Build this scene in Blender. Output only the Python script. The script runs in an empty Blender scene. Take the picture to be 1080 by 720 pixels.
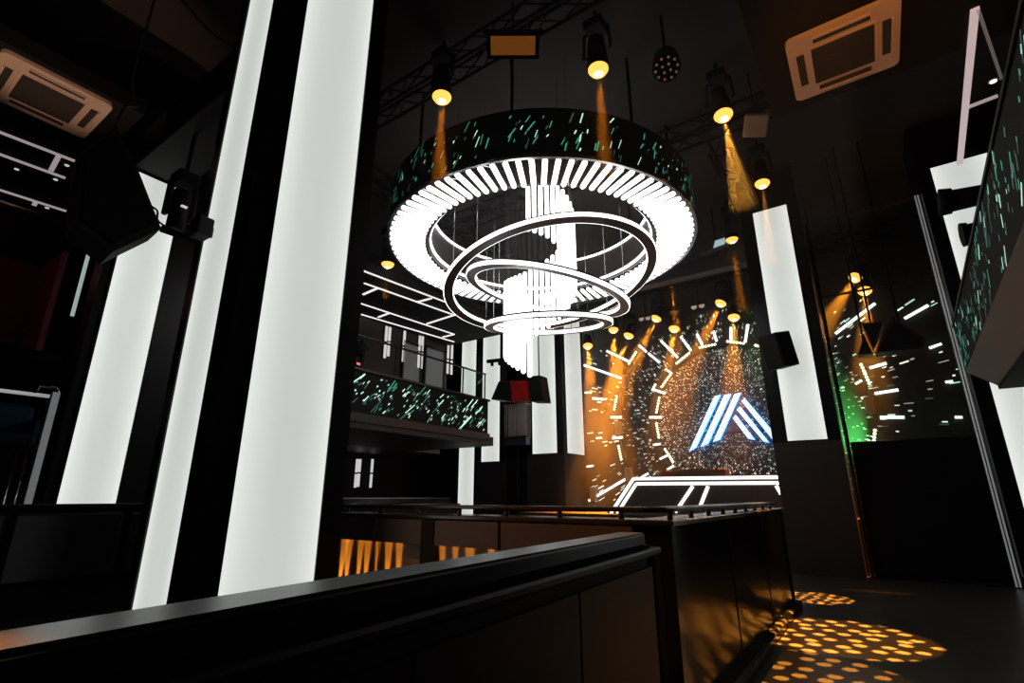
import bpy, math, random
from mathutils import Vector, Matrix
random.seed(7)
PI = math.pi
S = bpy.context.scene
COL = S.collection

# ------------------------------------------------------------------ camera
EYE = 1.5
PITCH = math.radians(16.9)
YAW = math.atan(390 / 564)
cam_d = bpy.data.cameras.new('camera')
cam_d.sensor_width = 36; cam_d.lens = 18
cam_d.clip_start = 0.05; cam_d.clip_end = 100
cam = bpy.data.objects.new('camera', cam_d); COL.objects.link(cam)
cam.location = (0, 0, EYE); cam.rotation_euler = (PI / 2 + PITCH, 0, YAW)
S.camera = cam

# ------------------------------------------------------------------ world, exposure, render quality
w = bpy.data.worlds.new('world'); S.world = w; w.use_nodes = True
w.node_tree.nodes['Background'].inputs[0].default_value = (1.0, 0.82, 0.7, 1)
w.node_tree.nodes['Background'].inputs[1].default_value = 0.002
S.view_settings.view_transform = 'Standard'
S.view_settings.look = 'None'
S.view_settings.exposure = 0.0
S.view_settings.gamma = 1.0
S.view_settings.use_curve_mapping = False
S.cycles.use_denoising = True
S.cycles.max_bounces = 4; S.cycles.diffuse_bounces = 2; S.cycles.glossy_bounces = 3
S.cycles.transmission_bounces = 4; S.cycles.transparent_max_bounces = 8; S.cycles.volume_bounces = 0
S.cycles.sample_clamp_indirect = 3.0

BEAM_W = 25000      # watts of the amber beam lamps
GOBO_W = 16000
HAZE = 0.009
STAGE_HAZE = 0.032

# ------------------------------------------------------------------ survey helper: a sight line met with a plane of the room
_cp, _sp, _cy, _sy = math.cos(PITCH), math.sin(PITCH), math.cos(YAW), math.sin(YAW)
def at(px, py, X=None, Y=None, Z=None):
    v = 360 - py; r = px - 540
    up = 540 * _sp + v * _cp; fw = 540 * _cp - v * _sp
    d = Vector((-_sy * fw + _cy * r, _cy * fw + _sy * r, up))
    t = X / d.x if X is not None else Y / d.y if Y is not None else (Z - EYE) / d.z
    return Vector((d.x * t, d.y * t, EYE + d.z * t))

# ------------------------------------------------------------------ materials
def mat(name, col, rough=0.6, metal=0.0, emit=None, es=0.0, spec=0.5, aniso=0.0, noise=0.0, nscale=8.0):
    m = bpy.data.materials.new(name); m.use_nodes = True
    nt = m.node_tree; b = nt.nodes['Principled BSDF']
    b.inputs['Base Color'].default_value = (*col, 1)
    b.inputs['Roughness'].default_value = rough
    b.inputs['Metallic'].default_value = metal
    b.inputs['Specular IOR Level'].default_value = spec
    if emit:
        b.inputs['Emission Color'].default_value = (*emit, 1)
        b.inputs['Emission Strength'].default_value = es
    if aniso:
        b.inputs['Anisotropic'].default_value = aniso; b.inputs['Anisotropic Rotation'].default_value = .25
        tg = nt.nodes.new('ShaderNodeTangent'); tg.direction_type = 'RADIAL'; tg.axis = 'Z'
        nt.links.new(tg.outputs[0], b.inputs['Tangent'])
    if noise:
        tc = nt.nodes.new('ShaderNodeTexCoord'); n = nt.nodes.new('ShaderNodeTexNoise')
        n.inputs['Scale'].default_value = nscale; n.inputs['Detail'].default_value = 5
        r = nt.nodes.new('ShaderNodeMapRange')
        r.inputs['To Min'].default_value = max(0.02, rough - noise); r.inputs['To Max'].default_value = min(1, rough + noise)
        nt.links.new(tc.outputs['Object'], n.inputs['Vector']); nt.links.new(n.outputs['Fac'], r.inputs['Value'])
        nt.links.new(r.outputs[0], b.inputs['Roughness'])
        mx = nt.nodes.new('ShaderNodeMix'); mx.data_type = 'RGBA'
        mx.inputs[6].default_value = (*[c * .75 for c in col], 1); mx.inputs[7].default_value = (*[min(1, c * 1.25) for c in col], 1)
        nt.links.new(n.outputs['Fac'], mx.inputs[0]); nt.links.new(mx.outputs[2], b.inputs['Base Color'])
    return m

def panel_mat(name, axis):
    """edge lit diffuser: the lamp is a little brighter along its two long edges, with faint cloudy unevenness"""
    m = bpy.data.materials.new(name); m.use_nodes = True
    nt = m.node_tree; b = nt.nodes['Principled BSDF']
    b.inputs['Base Color'].default_value = (.5, .52, .5, 1); b.inputs['Roughness'].default_value = .25
    tc = nt.nodes.new('ShaderNodeTexCoord'); sp = nt.nodes.new('ShaderNodeSeparateXYZ')
    nt.links.new(tc.outputs['Generated'], sp.inputs[0])
    def mth(op, a, bb):
        n = nt.nodes.new('ShaderNodeMath'); n.operation = op
        for i, q in enumerate((a, bb)):
            if isinstance(q, (int, float)): n.inputs[i].default_value = q
            elif q is not None: nt.links.new(q, n.inputs[i])
        return n.outputs[0]
    u = mth('ABSOLUTE', mth('SUBTRACT', mth('MULTIPLY', sp.outputs[axis], 2.0), 1.0), None)
    e = mth('POWER', u, 2.5)
    nz = nt.nodes.new('ShaderNodeTexNoise'); nz.inputs['Scale'].default_value = 3.0
    nt.links.new(tc.outputs['Generated'], nz.inputs['Vector'])
    s = mth('ADD', mth('MULTIPLY', e, .24), mth('MULTIPLY', nz.outputs['Fac'], .10))
    s = mth('ADD', s, .55)
    nt.links.new(s, b.inputs['Emission Strength'])
    b.inputs['Emission Color'].default_value = (.95, 1.0, .945, 1)
    return m

BLACK = mat('black_lacquer', (.006, .006, .006), .35, spec=.3)
MATTE = mat('matte_black', (.008, .008, .008), .8, spec=.2)
CAB = mat('speaker_black', (.006, .0055, .0055), .7, spec=.25)
REDCAB = mat('dark_red_gloss', (.42, .012, .012), .25)
CHAR = mat('charcoal', (.022, .021, .021), .6)
CEIL = mat('ceiling_paint', (.022, .018, .017), .9, noise=.05, nscale=1.5)
WALLM = mat('wall_paint', (.010, .008, .008), .8, noise=.05)
PLINTH = mat('brown_plinth', (.03, .021, .018), .5, noise=.08)
BROWN = mat('brown_panel', (.06, .045, .038), .6, noise=.05)
SCREEN = mat('led_screen_mask', (.035, .030, .026), .55, noise=.1, nscale=20)
FLOOR = mat('polished_floor', (.042, .034, .027), .30, noise=.05, nscale=1.2)
GLOSSTOP = mat('glossy_stone_top', (.03, .026, .025), .2, spec=.6)
RAILSIDE = mat('lacquer_painted_blue_reflection', (.008, .022, .048), .3)  # blue reflected on the rails is painted into this base colour
BRUSHED = mat('brushed_bronze', (.42, .30, .2), .28, metal=1.0, aniso=.92)
GLOSSSIDE = mat('dark_brushed_lacquer', (.010, .010, .011), .13, spec=.3, aniso=.97)
EDGE = mat('post_edge_painted_glow', (.6, .6, .6), .3, emit=(.95, 1, .98), es=.14)  # bright edges of the right post, light painted in as weak emission
CHROME = mat('chrome', (.6, .6, .6), .18, metal=1.0)
GREYBOX = mat('grey_plastic', (.32, .27, .24), .6)
CREAM = mat('cream_plastic', (.55, .45, .38), .5)
VENT = mat('vent_grille', (.03, .028, .027), .7)
MAGENTA = mat('magenta_wall', (.16, .01, .04), .7)
LEATHER = mat('black_leather', (.015, .015, .016), .35, noise=.1, nscale=14)
BLUESEAT = mat('blue_velvet', (.01, .06, .16), .7)
SOFFIT = mat('grey_plaster', (.30, .285, .275), .8)
RINGMET = mat('bronze_ring_metal', (.05, .036, .032), .4, metal=.3)
PANX = panel_mat('lit_panel_across_x', 0); PANY = panel_mat('lit_panel_across_y', 1)
TUBE = mat('tube_light', (.8, .8, .8), .4, emit=(1, 1, .985), es=2.6)
LEDW = mat('led_white', (.8, .8, .8), .4, emit=(1, .985, .95), es=1.6)
LEDDIM = mat('led_soft_white', (.6, .6, .6), .4, emit=(1, .95, .93), es=.55)
LEDFAINT = mat('led_faint', (.3, .3, .3), .4, emit=(1, .9, .9), es=.06)
LEDMID = mat('led_mid_white', (.7, .7, .7), .4, emit=(1, .96, .93), es=.95)
LEDGREY = mat('led_dim', (.5, .5, .5), .4, emit=(1, .85, .85), es=.3)
LEDWARM = mat('led_bead', (.8, .8, .7), .4, emit=(1, .93, .60), es=2.2)
LOGO = mat('logo_white', (.6, .7, .8), .4, emit=(.78, .91, 1.0), es=1.15)
LOGOSIDE = mat('logo_blue_side', (.1, .3, .6), .4, emit=(.03, .26, .9), es=5)
AMBER = mat('amber_lens', (.9, .5, .2), .3, emit=(1, .40, .07), es=2.0)
AMBERCORE = mat('amber_lens_core', (.9, .8, .6), .3, emit=(1, .72, .32), es=5)
AMBERDIM = mat('amber_panel', (.16, .08, .02), .5, emit=(1, .30, .03), es=.07)
REDDOT = mat('red_led', (.3, .05, .05), .4, emit=(1, .3, .2), es=.15)
PALEDOT = mat('pale_lens', (.6, .5, .45), .4, emit=(1, .8, .65), es=.3)
STAR = [mat('star_white', (.6, .6, .6), .5, emit=(1, .97, .88), es=1.2),
        mat('star_warm', (.5, .5, .4), .5, emit=(1, .9, .66), es=.45),
        mat('star_green', (.4, .6, .5), .5, emit=(.62, 1, .80), es=.85),
        mat('star_teal', (.1, .3, .25), .5, emit=(.10, .75, .5), es=.36),
        mat('star_dim', (.1, .2, .18), .5, emit=(.2, .55, .45), es=.12)]
def glass_mat():
    m = bpy.data.materials.new('clear_glass'); m.use_nodes = True
    nt = m.node_tree; nt.nodes.clear()
    o = nt.nodes.new('ShaderNodeOutputMaterial'); mx = nt.nodes.new('ShaderNodeMixShader')
    t = nt.nodes.new('ShaderNodeBsdfTransparent'); g = nt.nodes.new('ShaderNodeBsdfGlossy')
    t.inputs[0].default_value = (.9, .95, .93, 1); g.inputs['Roughness'].default_value = .03
    f = nt.nodes.new('ShaderNodeFresnel'); f.inputs[0].default_value = 1.15
    nt.links.new(f.outputs[0], mx.inputs[0]); nt.links.new(t.outputs[0], mx.inputs[1]); nt.links.new(g.outputs[0], mx.inputs[2])
    nt.links.new(mx.outputs[0], o.inputs[0]); return m
GLASS = glass_mat()

# ------------------------------------------------------------------ mesh builder
class MB:
    def __init__(s): s.v = []; s.f = []; s.m = []; s.sm = []
    def add(s, vs, fs, mi=0, smooth=False):
        k = len(s.v); s.v += [Vector(q) for q in vs]
        for f in fs: s.f.append([k + i for i in f]); s.m.append(mi); s.sm.append(smooth)
        return s
    def box(s, x0, x1, y0, y1, z0, z1, mi=0, M=None, bev=0.0):
        if bev > 0:
            b = min(bev, (x1-x0)*.45, (y1-y0)*.45, (z1-z0)*.45)
            def ring(z, i): return [(x0+i, y0+b, z), (x0+b, y0+i, z), (x1-b, y0+i, z), (x1-i, y0+b, z), (x1-i, y1-b, z), (x1-b, y1-i, z), (x0+b, y1-i, z), (x0+i, y1-b, z)]
            def inner(z): return [(x0+b, y0+b, z)]*0 + [(x0+b, y0+b*1.4, z), (x0+b*1.4, y0+b, z), (x1-b*1.4, y0+b, z), (x1-b, y0+b*1.4, z), (x1-b, y1-b*1.4, z), (x1-b*1.4, y1-b, z), (x0+b*1.4, y1-b, z), (x0+b, y1-b*1.4, z)]
            vs = inner(z0) + ring(z0+b, 0) + ring(z1-b, 0) + inner(z1)
            fs = [list(range(7, -1, -1)), list(range(24, 32))]
            for l in range(3):
                for i in range(8): fs.append([l*8+i, l*8+(i+1) % 8, l*8+8+(i+1) % 8, l*8+8+i])
        else:
            vs = [(x0,y0,z0),(x1,y0,z0),(x1,y1,z0),(x0,y1,z0),(x0,y0,z1),(x1,y0,z1),(x1,y1,z1),(x0,y1,z1)]
            fs = [[3,2,1,0],[4,5,6,7],[0,1,5,4],[1,2,6,5],[2,3,7,6],[3,0,4,7]]
        if M is not None: vs = [M @ Vector(q) for q in vs]
        return s.add(vs, fs, mi)
    def cyl(s, a, b, r, r2=None, n=12, mi=0, smooth=True, caps=True, capmi=None):
        a = Vector(a); b = Vector(b); r2 = r if r2 is None else r2
        d = (b - a).normalized(); u = d.orthogonal().normalized(); w_ = d.cross(u)
        vs = [a + r*(math.cos(2*PI*i/n)*u + math.sin(2*PI*i/n)*w_) for i in range(n)] + [b + r2*(math.cos(2*PI*i/n)*u + math.sin(2*PI*i/n)*w_) for i in range(n)]
        s.add(vs, [[i, (i+1) % n, n+(i+1) % n, n+i] for i in range(n)], mi, smooth)
        if caps:
            k = len(s.v) - 2*n
            s.f += [[k+i for i in range(n-1, -1, -1)], [k+n+i for i in range(n)]]; s.m += [mi if capmi is None else capmi]*2; s.sm += [False]*2
        return s
    def capsule(s, a, b, r, n=10, mi=0):
        a = Vector(a); b = Vector(b); d = (b-a).normalized(); u = d.orthogonal().normalized(); w_ = d.cross(u)
        st = [(-.0, .0), (.25*r, .7*r), (r, r)]
        L = (b-a).length; st = st + [(L-r, r), (L-.25*r, .7*r), (L, 0)]
        vs = []
        for t, q in st: vs += [a + d*t + max(q, r*.02)*(math.cos(2*PI*i/n)*u + math.sin(2*PI*i/n)*w_) for i in range(n)]
        fs = [[l*n+i, l*n+(i+1) % n, l*n+n+(i+1) % n, l*n+n+i] for l in range(len(st)-1) for i in range(n)]
        return s.add(vs, fs, mi, True)
    def path(s, pts, r, n=8, mi=0, smooth=0):
        pts = [Vector(p) for p in pts]; vs = []
        if smooth:
            q = [pts[0]] + pts + [pts[-1]]; out = []
            for i in range(1, len(q)-2):
                for k in range(smooth):
                    t = k/smooth; a, b, c, d = q[i-1], q[i], q[i+1], q[i+2]
                    out.append(.5*((2*b) + (c-a)*t + (2*a-5*b+4*c-d)*t*t + (3*b-a-3*c+d)*t**3))
            pts = out + [pts[-1]]
        for i, p in enumerate(pts):
            d = (pts[min(i+1, len(pts)-1)] - pts[max(i-1, 0)]).normalized()
            u = d.cross(Vector((.13, .31, .94))).normalized(); w_ = d.cross(u)
            vs += [p + r*(math.cos(2*PI*k/n)*u + math.sin(2*PI*k/n)*w_) for k in range(n)]
        fs = [[l*n+i, l*n+(i+1) % n, l*n+n+(i+1) % n, l*n+n+i] for l in range(len(pts)-1) for i in range(n)]
        return s.add(vs, fs, mi, True)
    def prism(s, poly, ext, mi=0):
        """closed 3-D polygon pushed along the vector ext"""
        n = len(poly); ext = Vector(ext); vs = [Vector(p) for p in poly] + [Vector(p)+ext for p in poly]
        return s.add(vs, [list(range(n-1, -1, -1)), list(range(n, 2*n))] + [[i, (i+1) % n, n+(i+1) % n, n+i] for i in range(n)], mi)
    def beam(s, a, b, wid, dep, nrm, mi=0):
        """square bar from a to b lying on a surface whose outward normal is nrm"""
        a = Vector(a); b = Vector(b); d = (b-a).normalized(); nrm = Vector(nrm).normalized(); u = d.cross(nrm).normalized()*wid*.5
        q = [a-u, a+u, b+u, b-u]
        return s.prism(q, nrm*dep, mi)
    def ringband(s, c, R0, R1, z0, z1, n=96, mats=(0, 0, 0, 0), M=None):
        """square section ring: mats for inner, outer, bottom, top faces"""
        c = Vector(c); vs = []
        for R, z in ((R0, z0), (R1, z0), (R1, z1), (R0, z1)):
            for i in range(n):
                q = Vector((R*math.cos(2*PI*i/n), R*math.sin(2*PI*i/n), z))
                vs.append(c + (M @ q if M is not None else q))
        for (a, b, mi) in ((0, 1, mats[2]), (1, 2, mats[1]), (2, 3, mats[3]), (3, 0, mats[0])):
            k = len(s.v)
            vv = [vs[a*n+i] for i in range(n)] + [vs[b*n+i] for i in range(n)]
            s.add(vv, [[i, n+i, n+(i+1) % n, (i+1) % n] for i in range(n)], mi, True)
        return s
    def build(s, name, mats, parent=None):
        mats = mats if isinstance(mats, (list, tuple)) else [mats]
        if parent is not None: o0 = wloc(parent)
        else:
            xs = [q.x for q in s.v]; ys = [q.y for q in s.v]; zs = [q.z for q in s.v]
            o0 = Vector(((min(xs)+max(xs))/2, (min(ys)+max(ys))/2, min(zs)))
        me = bpy.data.meshes.new(name)
        me.from_pydata([tuple(q - o0) for q in s.v], [], s.f)
        for m in mats: me.materials.append(m)
        me.polygons.foreach_set('material_index', s.m); me.polygons.foreach_set('use_smooth', s.sm)
        me.update()
        o = bpy.data.objects.new(name, me); COL.objects.link(o)
        if parent is not None: o.parent = parent
        else: o.location = o0
        return o
def wloc(o):
    v = Vector(o.location)
    while o.parent: o = o.parent; v += Vector(o.location)
    return v
def tag(o, label, cat, group=None):
    o['label'] = label; o['category'] = cat
    if group: o['group'] = group
    return o
def thing(name, label, cat, loc, group=None):
    o = bpy.data.objects.new(name, None); COL.objects.link(o); o.location = loc; o.empty_display_size = .1
    return tag(o, label, cat, group)
def struct(name, mb, m):
    o = mb.build(name, m); o['kind'] = 'structure'; return o
def light(kind, name, loc, target, parent, energy, col, size=10, blend=.3, rad=.03):
    d = bpy.data.lights.new(name, kind); d.energy = energy; d.color = col
    if kind == 'SPOT': d.spot_size = math.radians(size); d.spot_blend = blend; d.shadow_soft_size = rad
    o = bpy.data.objects.new(name, d); COL.objects.link(o)
    o.rotation_euler = (Vector(target) - Vector(loc)).to_track_quat('-Z', 'Y').to_euler()
    o.parent = parent; o.location = Vector(loc) - wloc(parent)
    return o
AMB = (1.0, .29, .014)
POOL = (1.0, .41, .05)
CEILZ = 9.2

# ================================================================== THE SETTING
struct('floor', MB().box(-16, 6, -3, 18.2, -.2, 0), FLOOR)
struct('ceiling', MB().box(-16, 6, -3, 18.2, CEILZ, CEILZ+.2), CEIL)
struct('wall_back', MB().box(-16, 6, 17.8, 18.2, 0, CEILZ), WALLM)
struct('wall_left', MB().box(-16, -15.6, -3, 17.8, 0, CEILZ), WALLM)
struct('wall_right', MB().box(5.6, 6, -3, 17.8, 0, CEILZ), WALLM)
struct('wall_rear', MB().box(-15.6, 5.6, -3, -2.8, 0, CEILZ), WALLM)
struct('trim_1', MB().box(-9.55, -5.4, 2.5, 3.28, 6.9, 7.6), WALLM)                 # beam between the two left columns
struct('trim_2', MB().box(-15.6, -9.75, 3.75, 14.6, 7.25, 7.5).box(-15.6, -8.55, -2.8, 2.2, 7.25, 7.5).box(-15.6, -10.65, 2.2, 3.75, 7.25, 7.5), MATTE)   # ceiling over the left balcony
struct('trim_3', MB().box(-.42, 5.6, -1, 7.5, 6.95, 7.15), MATTE)                     # lowered ceiling on the right
struct('trim_4', MB().box(-8, -1.9, 13.9, 14.25, 7.55, 7.95), mat('blue_grey_beam', (.05, .05, .065), .6))    # beam before the stage
struct('trim_5', MB().box(-13.4, -9.85, 4.2, 13.2, 3.05, 3.32), CHAR)    # floor slab of the left balcony
# the balcony slab reaches the wall
struct('trim_6', MB().box(-15.6, -13.4, 3.75, 14.6, 3.05, 3.32).box(-13.4, -13.2, 3.75, 14.6, 3.32, 7.25), PLINTH)   # rear wall of the left balcony
struct('stage_platform', MB().box(-9, -.4, 13.3, 17.8, 0, 1.08, bev=.02), PLINTH)

# ================================================================== COLUMNS
def column(label, x0, x1, y0, y1, base_z, faces, plinth_grow=.0, top=CEILZ):
    t = thing('light_column', label, 'column', ((x0+x1)/2, (y0+y1)/2, 0), 'lit columns around the hall')
    MB().box(x0, x1, y0, y1, base_z, top).build('frame', BLACK, t)
    g = plinth_grow
    if base_z > .2: MB().box(x0-g, x1+g, y0-g, y1+g, 0, base_z).build('plinth', PLINTH, t)
    for (f, a0, a1, z0, z1) in faces:
        if f == 'y':
            MB().box(a0, a1, y0-.015, y0+.01, z0, z1).build('light_panel', PANX, t)
            MB().box(a0-.03, a0, y0-.03, y0, z0, z1).box(a1, a1+.03, y0-.03, y0, z0, z1).build('panel_trim', BLACK, t)
        else:
            MB().box(x1-.01, x1+.015, a0, a1, z0, z1).build('light_panel', PANY, t)
            MB().box(x1, x1+.03, a0-.03, a0, z0, z1).box(x1, x1+.03, a1, a1+.03, z0, z1).build('panel_trim', BLACK, t)
    return t
column('tall black column nearest the camera with two glowing white faces', -5.32, -4.3, 2.03, 3.34, .3,
       [('y', -5.10, -4.51, .35, 9.15), ('x', 2.25, 3.09, .35, 9.15)])
column('black column with one glowing face behind the large hanging loudspeaker on the left', -10.0, -9.6, 2.42, 3.66, .3, [('x', 2.57, 3.28, .9, 6.85)])
column('black column with two glowing faces on a brown plinth, left edge of the stage screen', -9.95, -8.5, 15.35, 17.15, 2.9,
       [('y', -9.73, -8.75, 2.93, 8.2), ('x', 15.55, 16.95, 2.93, 8.2)], .02)
column('black column with a bluish lower glow left of the acrylic rack', -12.28, -10.9, 15.4, 16.8, 2.72, [('y', -12.02, -11.19, 2.75, 8.2)])
column('narrow glowing column at the far end of the left balcony', -13.3, -12.32, 15.45, 16.8, .5, [('y', -13.15, -12.40, .9, 8.2)])
column('black column with one glowing face and a wall loudspeaker, right of the stage logo', -1.77, -.49, 12.6, 13.2, 2.63, [('y', -1.47, -.73, 2.66, 8.2)])
column('glowing column at the right edge, partly behind the right balcony', 1.74, 3.15, 12.6, 13.8, .2, [('y', 1.97, 2.88, .25, 8.1)])

# ================================================================== STAGE SCREEN
CX, CZ = -3.45, 3.80
YO, YM, YI = 16.75, 16.95, 17.15
scr = thing('led_screen_wall', 'huge dark LED screen wall behind the stage with radiating white sparks', 'screen', (CX, 17.3, 0))
def annulus(mb, r0, r1, y, n=96, mi=0):
    vs = [(CX+r0*math.cos(2*PI*i/n), y, CZ+r0*math.sin(2*PI*i/n)) for i in range(n)] + [(CX+r1*math.cos(2*PI*i/n), y, CZ+r1*math.sin(2*PI*i/n)) for i in range(n)]
    mb.add(vs, [[i, (i+1) % n, n+(i+1) % n, n+i] for i in range(n)], mi)
def rim(mb, r, ya, yb, n=96, mi=0):
    vs = [(CX+r*math.cos(2*PI*i/n), ya, CZ+r*math.sin(2*PI*i/n)) for i in range(n)] + [(CX+r*math.cos(2*PI*i/n), yb, CZ+r*math.sin(2*PI*i/n)) for i in range(n)]
    mb.add(vs, [[i, (i+1) % n, n+(i+1) % n, n+i] for i in range(n)], mi, True)
def spark(mb, a, r, ln, wd, y, mi):
    c, s_ = math.cos(a), math.sin(a)
    p = Vector((CX + r*c, y, CZ + r*s_)); d = Vector((c, 0, s_)); u = Vector((-s_, 0, c))*wd*.5
    mb.add([p-u, p+u, p+d*ln+u, p+d*ln-u], [[0, 1, 2, 3]], mi)
SM = [SCREEN] + STAR
# outer plate: rectangle with a round opening
mo = MB(); n = 96; R = 3.62; X0, X1, Z0, Z1 = -8.45, 5.5, 1.08, CEILZ-.9
vs = [(CX+R*math.cos(2*PI*i/n), YO, CZ+R*math.sin(2*PI*i/n)) for i in range(n)]
def outpt(a):
    c, s_ = math.cos(a), math.sin(a); k = 1e9
    if c > 1e-6: k = min(k, (X1-CX)/c)
    if c < -1e-6: k = min(k, (X0-CX)/c)
    if s_ > 1e-6: k = min(k, (Z1-CZ)/s_)
    if s_ < -1e-6: k = min(k, (Z0-CZ)/s_)
    k = max(k, R); return (CX+k*c, YO, CZ+k*s_)
vs += [outpt(2*PI*i/n) for i in range(n)]
mo.add(vs, [[i, (i+1) % n, n+(i+1) % n, n+i] for i in range(n)], 0)
rim(mo, R, YO, YM)
for _ in range(950):
    a = random.uniform(0, 2*PI); r = R + .05 + random.random()**1.3*5.2
    if abs(a - PI/2) < .9 and random.random() < .8: continue
    x = CX+r*math.cos(a); z = CZ+r*math.sin(a)
    if not (X0+.3 < x < X1-.3 and Z0 < z < 7.0): continue
    k = random.random()
    spark(mo, a, r, random.uniform(.06, .12+.07*(r-3)), random.uniform(.02, .045), YO-.006, 1 if k < .38 else 3 if k < .62 else 2 if k < .82 else 5)
mo.box(X0, X0+.1, YO, 17.75, Z0, Z1)
mo.build('outer_panel', SM, scr)
mm = MB(); annulus(mm, 2.42, R, YM); rim(mm, 2.42, YM, YI)
for _ in range(900):
    a = random.uniform(0, 2*PI); r = 2.62 + random.random()*.95
    k = random.random()
    spark(mm, a, r, random.uniform(.03, .10), random.uniform(.012, .03), YM-.006, 1 if k < .3 else 2 if k < .75 else 4)
mm.build('middle_panel', SM, scr)
mi_ = MB(); annulus(mi_, .001, 2.42, YI)
for _ in range(3400):
    a = random.uniform(0, 2*PI); r = .25 + 2.1*random.random()**.55
    k = random.random()
    spark(mi_, a, r, random.uniform(.012, .012+.024*r), random.uniform(.010, .022), YI-.006, 1 if k < .38 else 2 if k < .85 else 4)
mi_.build('inner_panel', SM, scr)

# the emblem of six slanting bars
lg = thing('led_emblem', 'bluish white emblem of six slanting bars on the stage screen', 'sign', (-3.5, YI, 2.9))
def bar_px(pts, name='emblem_bar'):
    q = [at(px, py, Y=YI-.16) for px, py in pts]
    m = MB().prism(q, (0, .10, 0), 1); m.m[0] = 0; m.m[1] = 1
    m.build(name, [LOGO, LOGOSIDE], lg)
Lz = lambda x, y: (700 + x/7.2, 400 + y/7.2)
bar_px([Lz(192,545), Lz(243,515), Lz(428,118), Lz(385,125)])
bar_px([Lz(280,510), Lz(335,485), Lz(508,110), Lz(460,116)])
bar_px([Lz(373,473), Lz(425,455), Lz(583,100), Lz(538,110)])
bar_px([Lz(590,165), Lz(612,140), Lz(838,405), Lz(845,480)])
bar_px([Lz(553,228), Lz(578,205), Lz(800,480), Lz(757,470)])
bar_px([Lz(525,295), Lz(545,268), Lz(692,458), Lz(640,448)])
# mounting rails hold the bars on the screen
MB().box(-4.3, -2.6, YI-.025, YI-.002, 3.40, 3.44).box(-3.9, -2.9, YI-.025, YI-.002, 4.1, 4.14).build('mounting_rail', MATTE, lg)

HOURS = ['twelve', 'one', 'two', 'three', 'four', 'five', 'six', 'seven', 'eight', 'nine', 'ten', 'eleven']
used = {}
def clock(p):
    a = math.degrees(math.atan2(p.x - CX, p.z - CZ)) % 360
    k = int(round(a / 15)) % 24; h = HOURS[(k // 2) % 12]
    return (h + " o'clock") if k % 2 == 0 else ('half past ' + h)
def ring_of(p):
    r = math.hypot(p.x - CX, p.z - CZ)
    return 'inner' if r < 3.15 else 'middle' if r < 4.25 else 'outermost'
def uniq(fmt, p, shape):
    for q in shape:
        l = fmt.format(q, clock(p), ring_of(p))
        if l not in used: used[l] = 1; return l
    raise RuntimeError('label ' + l)
bars = [((616,385),(656,399)),((640,370),(663,381)),((674,364),(682,371)),((684,372.5),(696,382.5)),((697,359),(715,377)),((718,355),(729,370)),
 ((735,352),(741,364)),((752.5,349),(756,360)),((771,345),(771,358.5)),((789,342),(786,361)),((702,389),(709,394)),((690,411),(702,415)),((685,440),(698,440)),
 ((689,469),(697,468)),((696,484),(704,480)),((704,495),(711,491)),((644,440),(656,440)),((646,462),(657,461)),((617,414),(624,414)),((625,420),(637,421)),
 ((629,462),(635,461.5)),((619,492),(626,491)),((621,528),(661,504.5)),((677,503),(684,499)),((881,352),(923,320)),((954,336),(979,322)),((917,388),(935,383)),
 ((922.5,415),(947.5,411)),((928,440),(954,440)),((980,367),(993,362.5)),((997,403),(1005,402)),((1007,440),(1015,440)),((902,405),(909,401)),((908,420),(913,419))]
for a, b in bars:
    pa, pb = at(*a, Y=YO), at(*b, Y=YO)
    yy = YO if math.hypot((pa.x+pb.x)/2-CX, (pa.z+pb.z)/2-CZ) > R else YM
    pa, pb = at(*a, Y=yy-.05), at(*b, Y=yy-.05); L = (pb-pa).length
    md = (pa+pb)/2
    t = thing('led_bar', uniq('{} white LED bar at {} on the {} screen ring', md, ['short' if L < .6 else 'long', 'slim', 'second', 'third', 'fourth']), 'light', (md.x, yy, min(pa.z, pb.z)), 'white LED bars around the stage screen')
    wd = .075 if L > .3 else .06
    MB().beam(pa, pb, wd, .03, (0, -1, 0)).build('tube', LEDW, t)
    MB().beam(pa+Vector((0, .046, 0)), pb+Vector((0, .046, 0)), wd*.8, .045, (0, -1, 0)).build('housing', MATTE, t)
beads = [((663,384.5),(672,370.5)),((713,384),(728,372)),((697.5,409),(708,394.5)),((692.5,436),(696,418)),((692.5,445),(695.5,462.5)),((701,472.5),(711,488)),
 ((648,433),(651,417)),((652.5,469),(656,485.5)),((737,367),(756,363)),((766,360),(786,362.5)),((796,364),(803,366)),((907.5,383),(917.5,406)),((923,452),(921.5,466.5)),((688,412),(692,405))]
for a, b in beads:
    pa, pb = at(*a, Y=YO), at(*b, Y=YO); yy = YO if math.hypot((pa.x+pb.x)/2-CX, (pa.z+pb.z)/2-CZ) > R else YM
    pa, pb = at(*a, Y=yy-.03), at(*b, Y=yy-.03); L = (pb-pa).length; md = (pa+pb)/2
    t = thing('bulb_strip', uniq('{} strip of round warm bulbs at {} on the {} screen ring', md, ['straight', 'short', 'second']), 'light', (md.x, yy, min(pa.z, pb.z)), 'bulb strips around the stage screen')
    m = MB(); k = max(3, int(L/.085))
    for i in range(k):
        p = pa.lerp(pb, (i+.5)/k); m.capsule(p, p+Vector((0, -.08, 0)), .043, 8)
    m.build('bulbs', LEDWARM, t)
    MB().beam(pa+Vector((0, .028, 0)), pb+Vector((0, .028, 0)), .06, .03, (0, -1, 0)).build('base_strip', MATTE, t)
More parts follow.
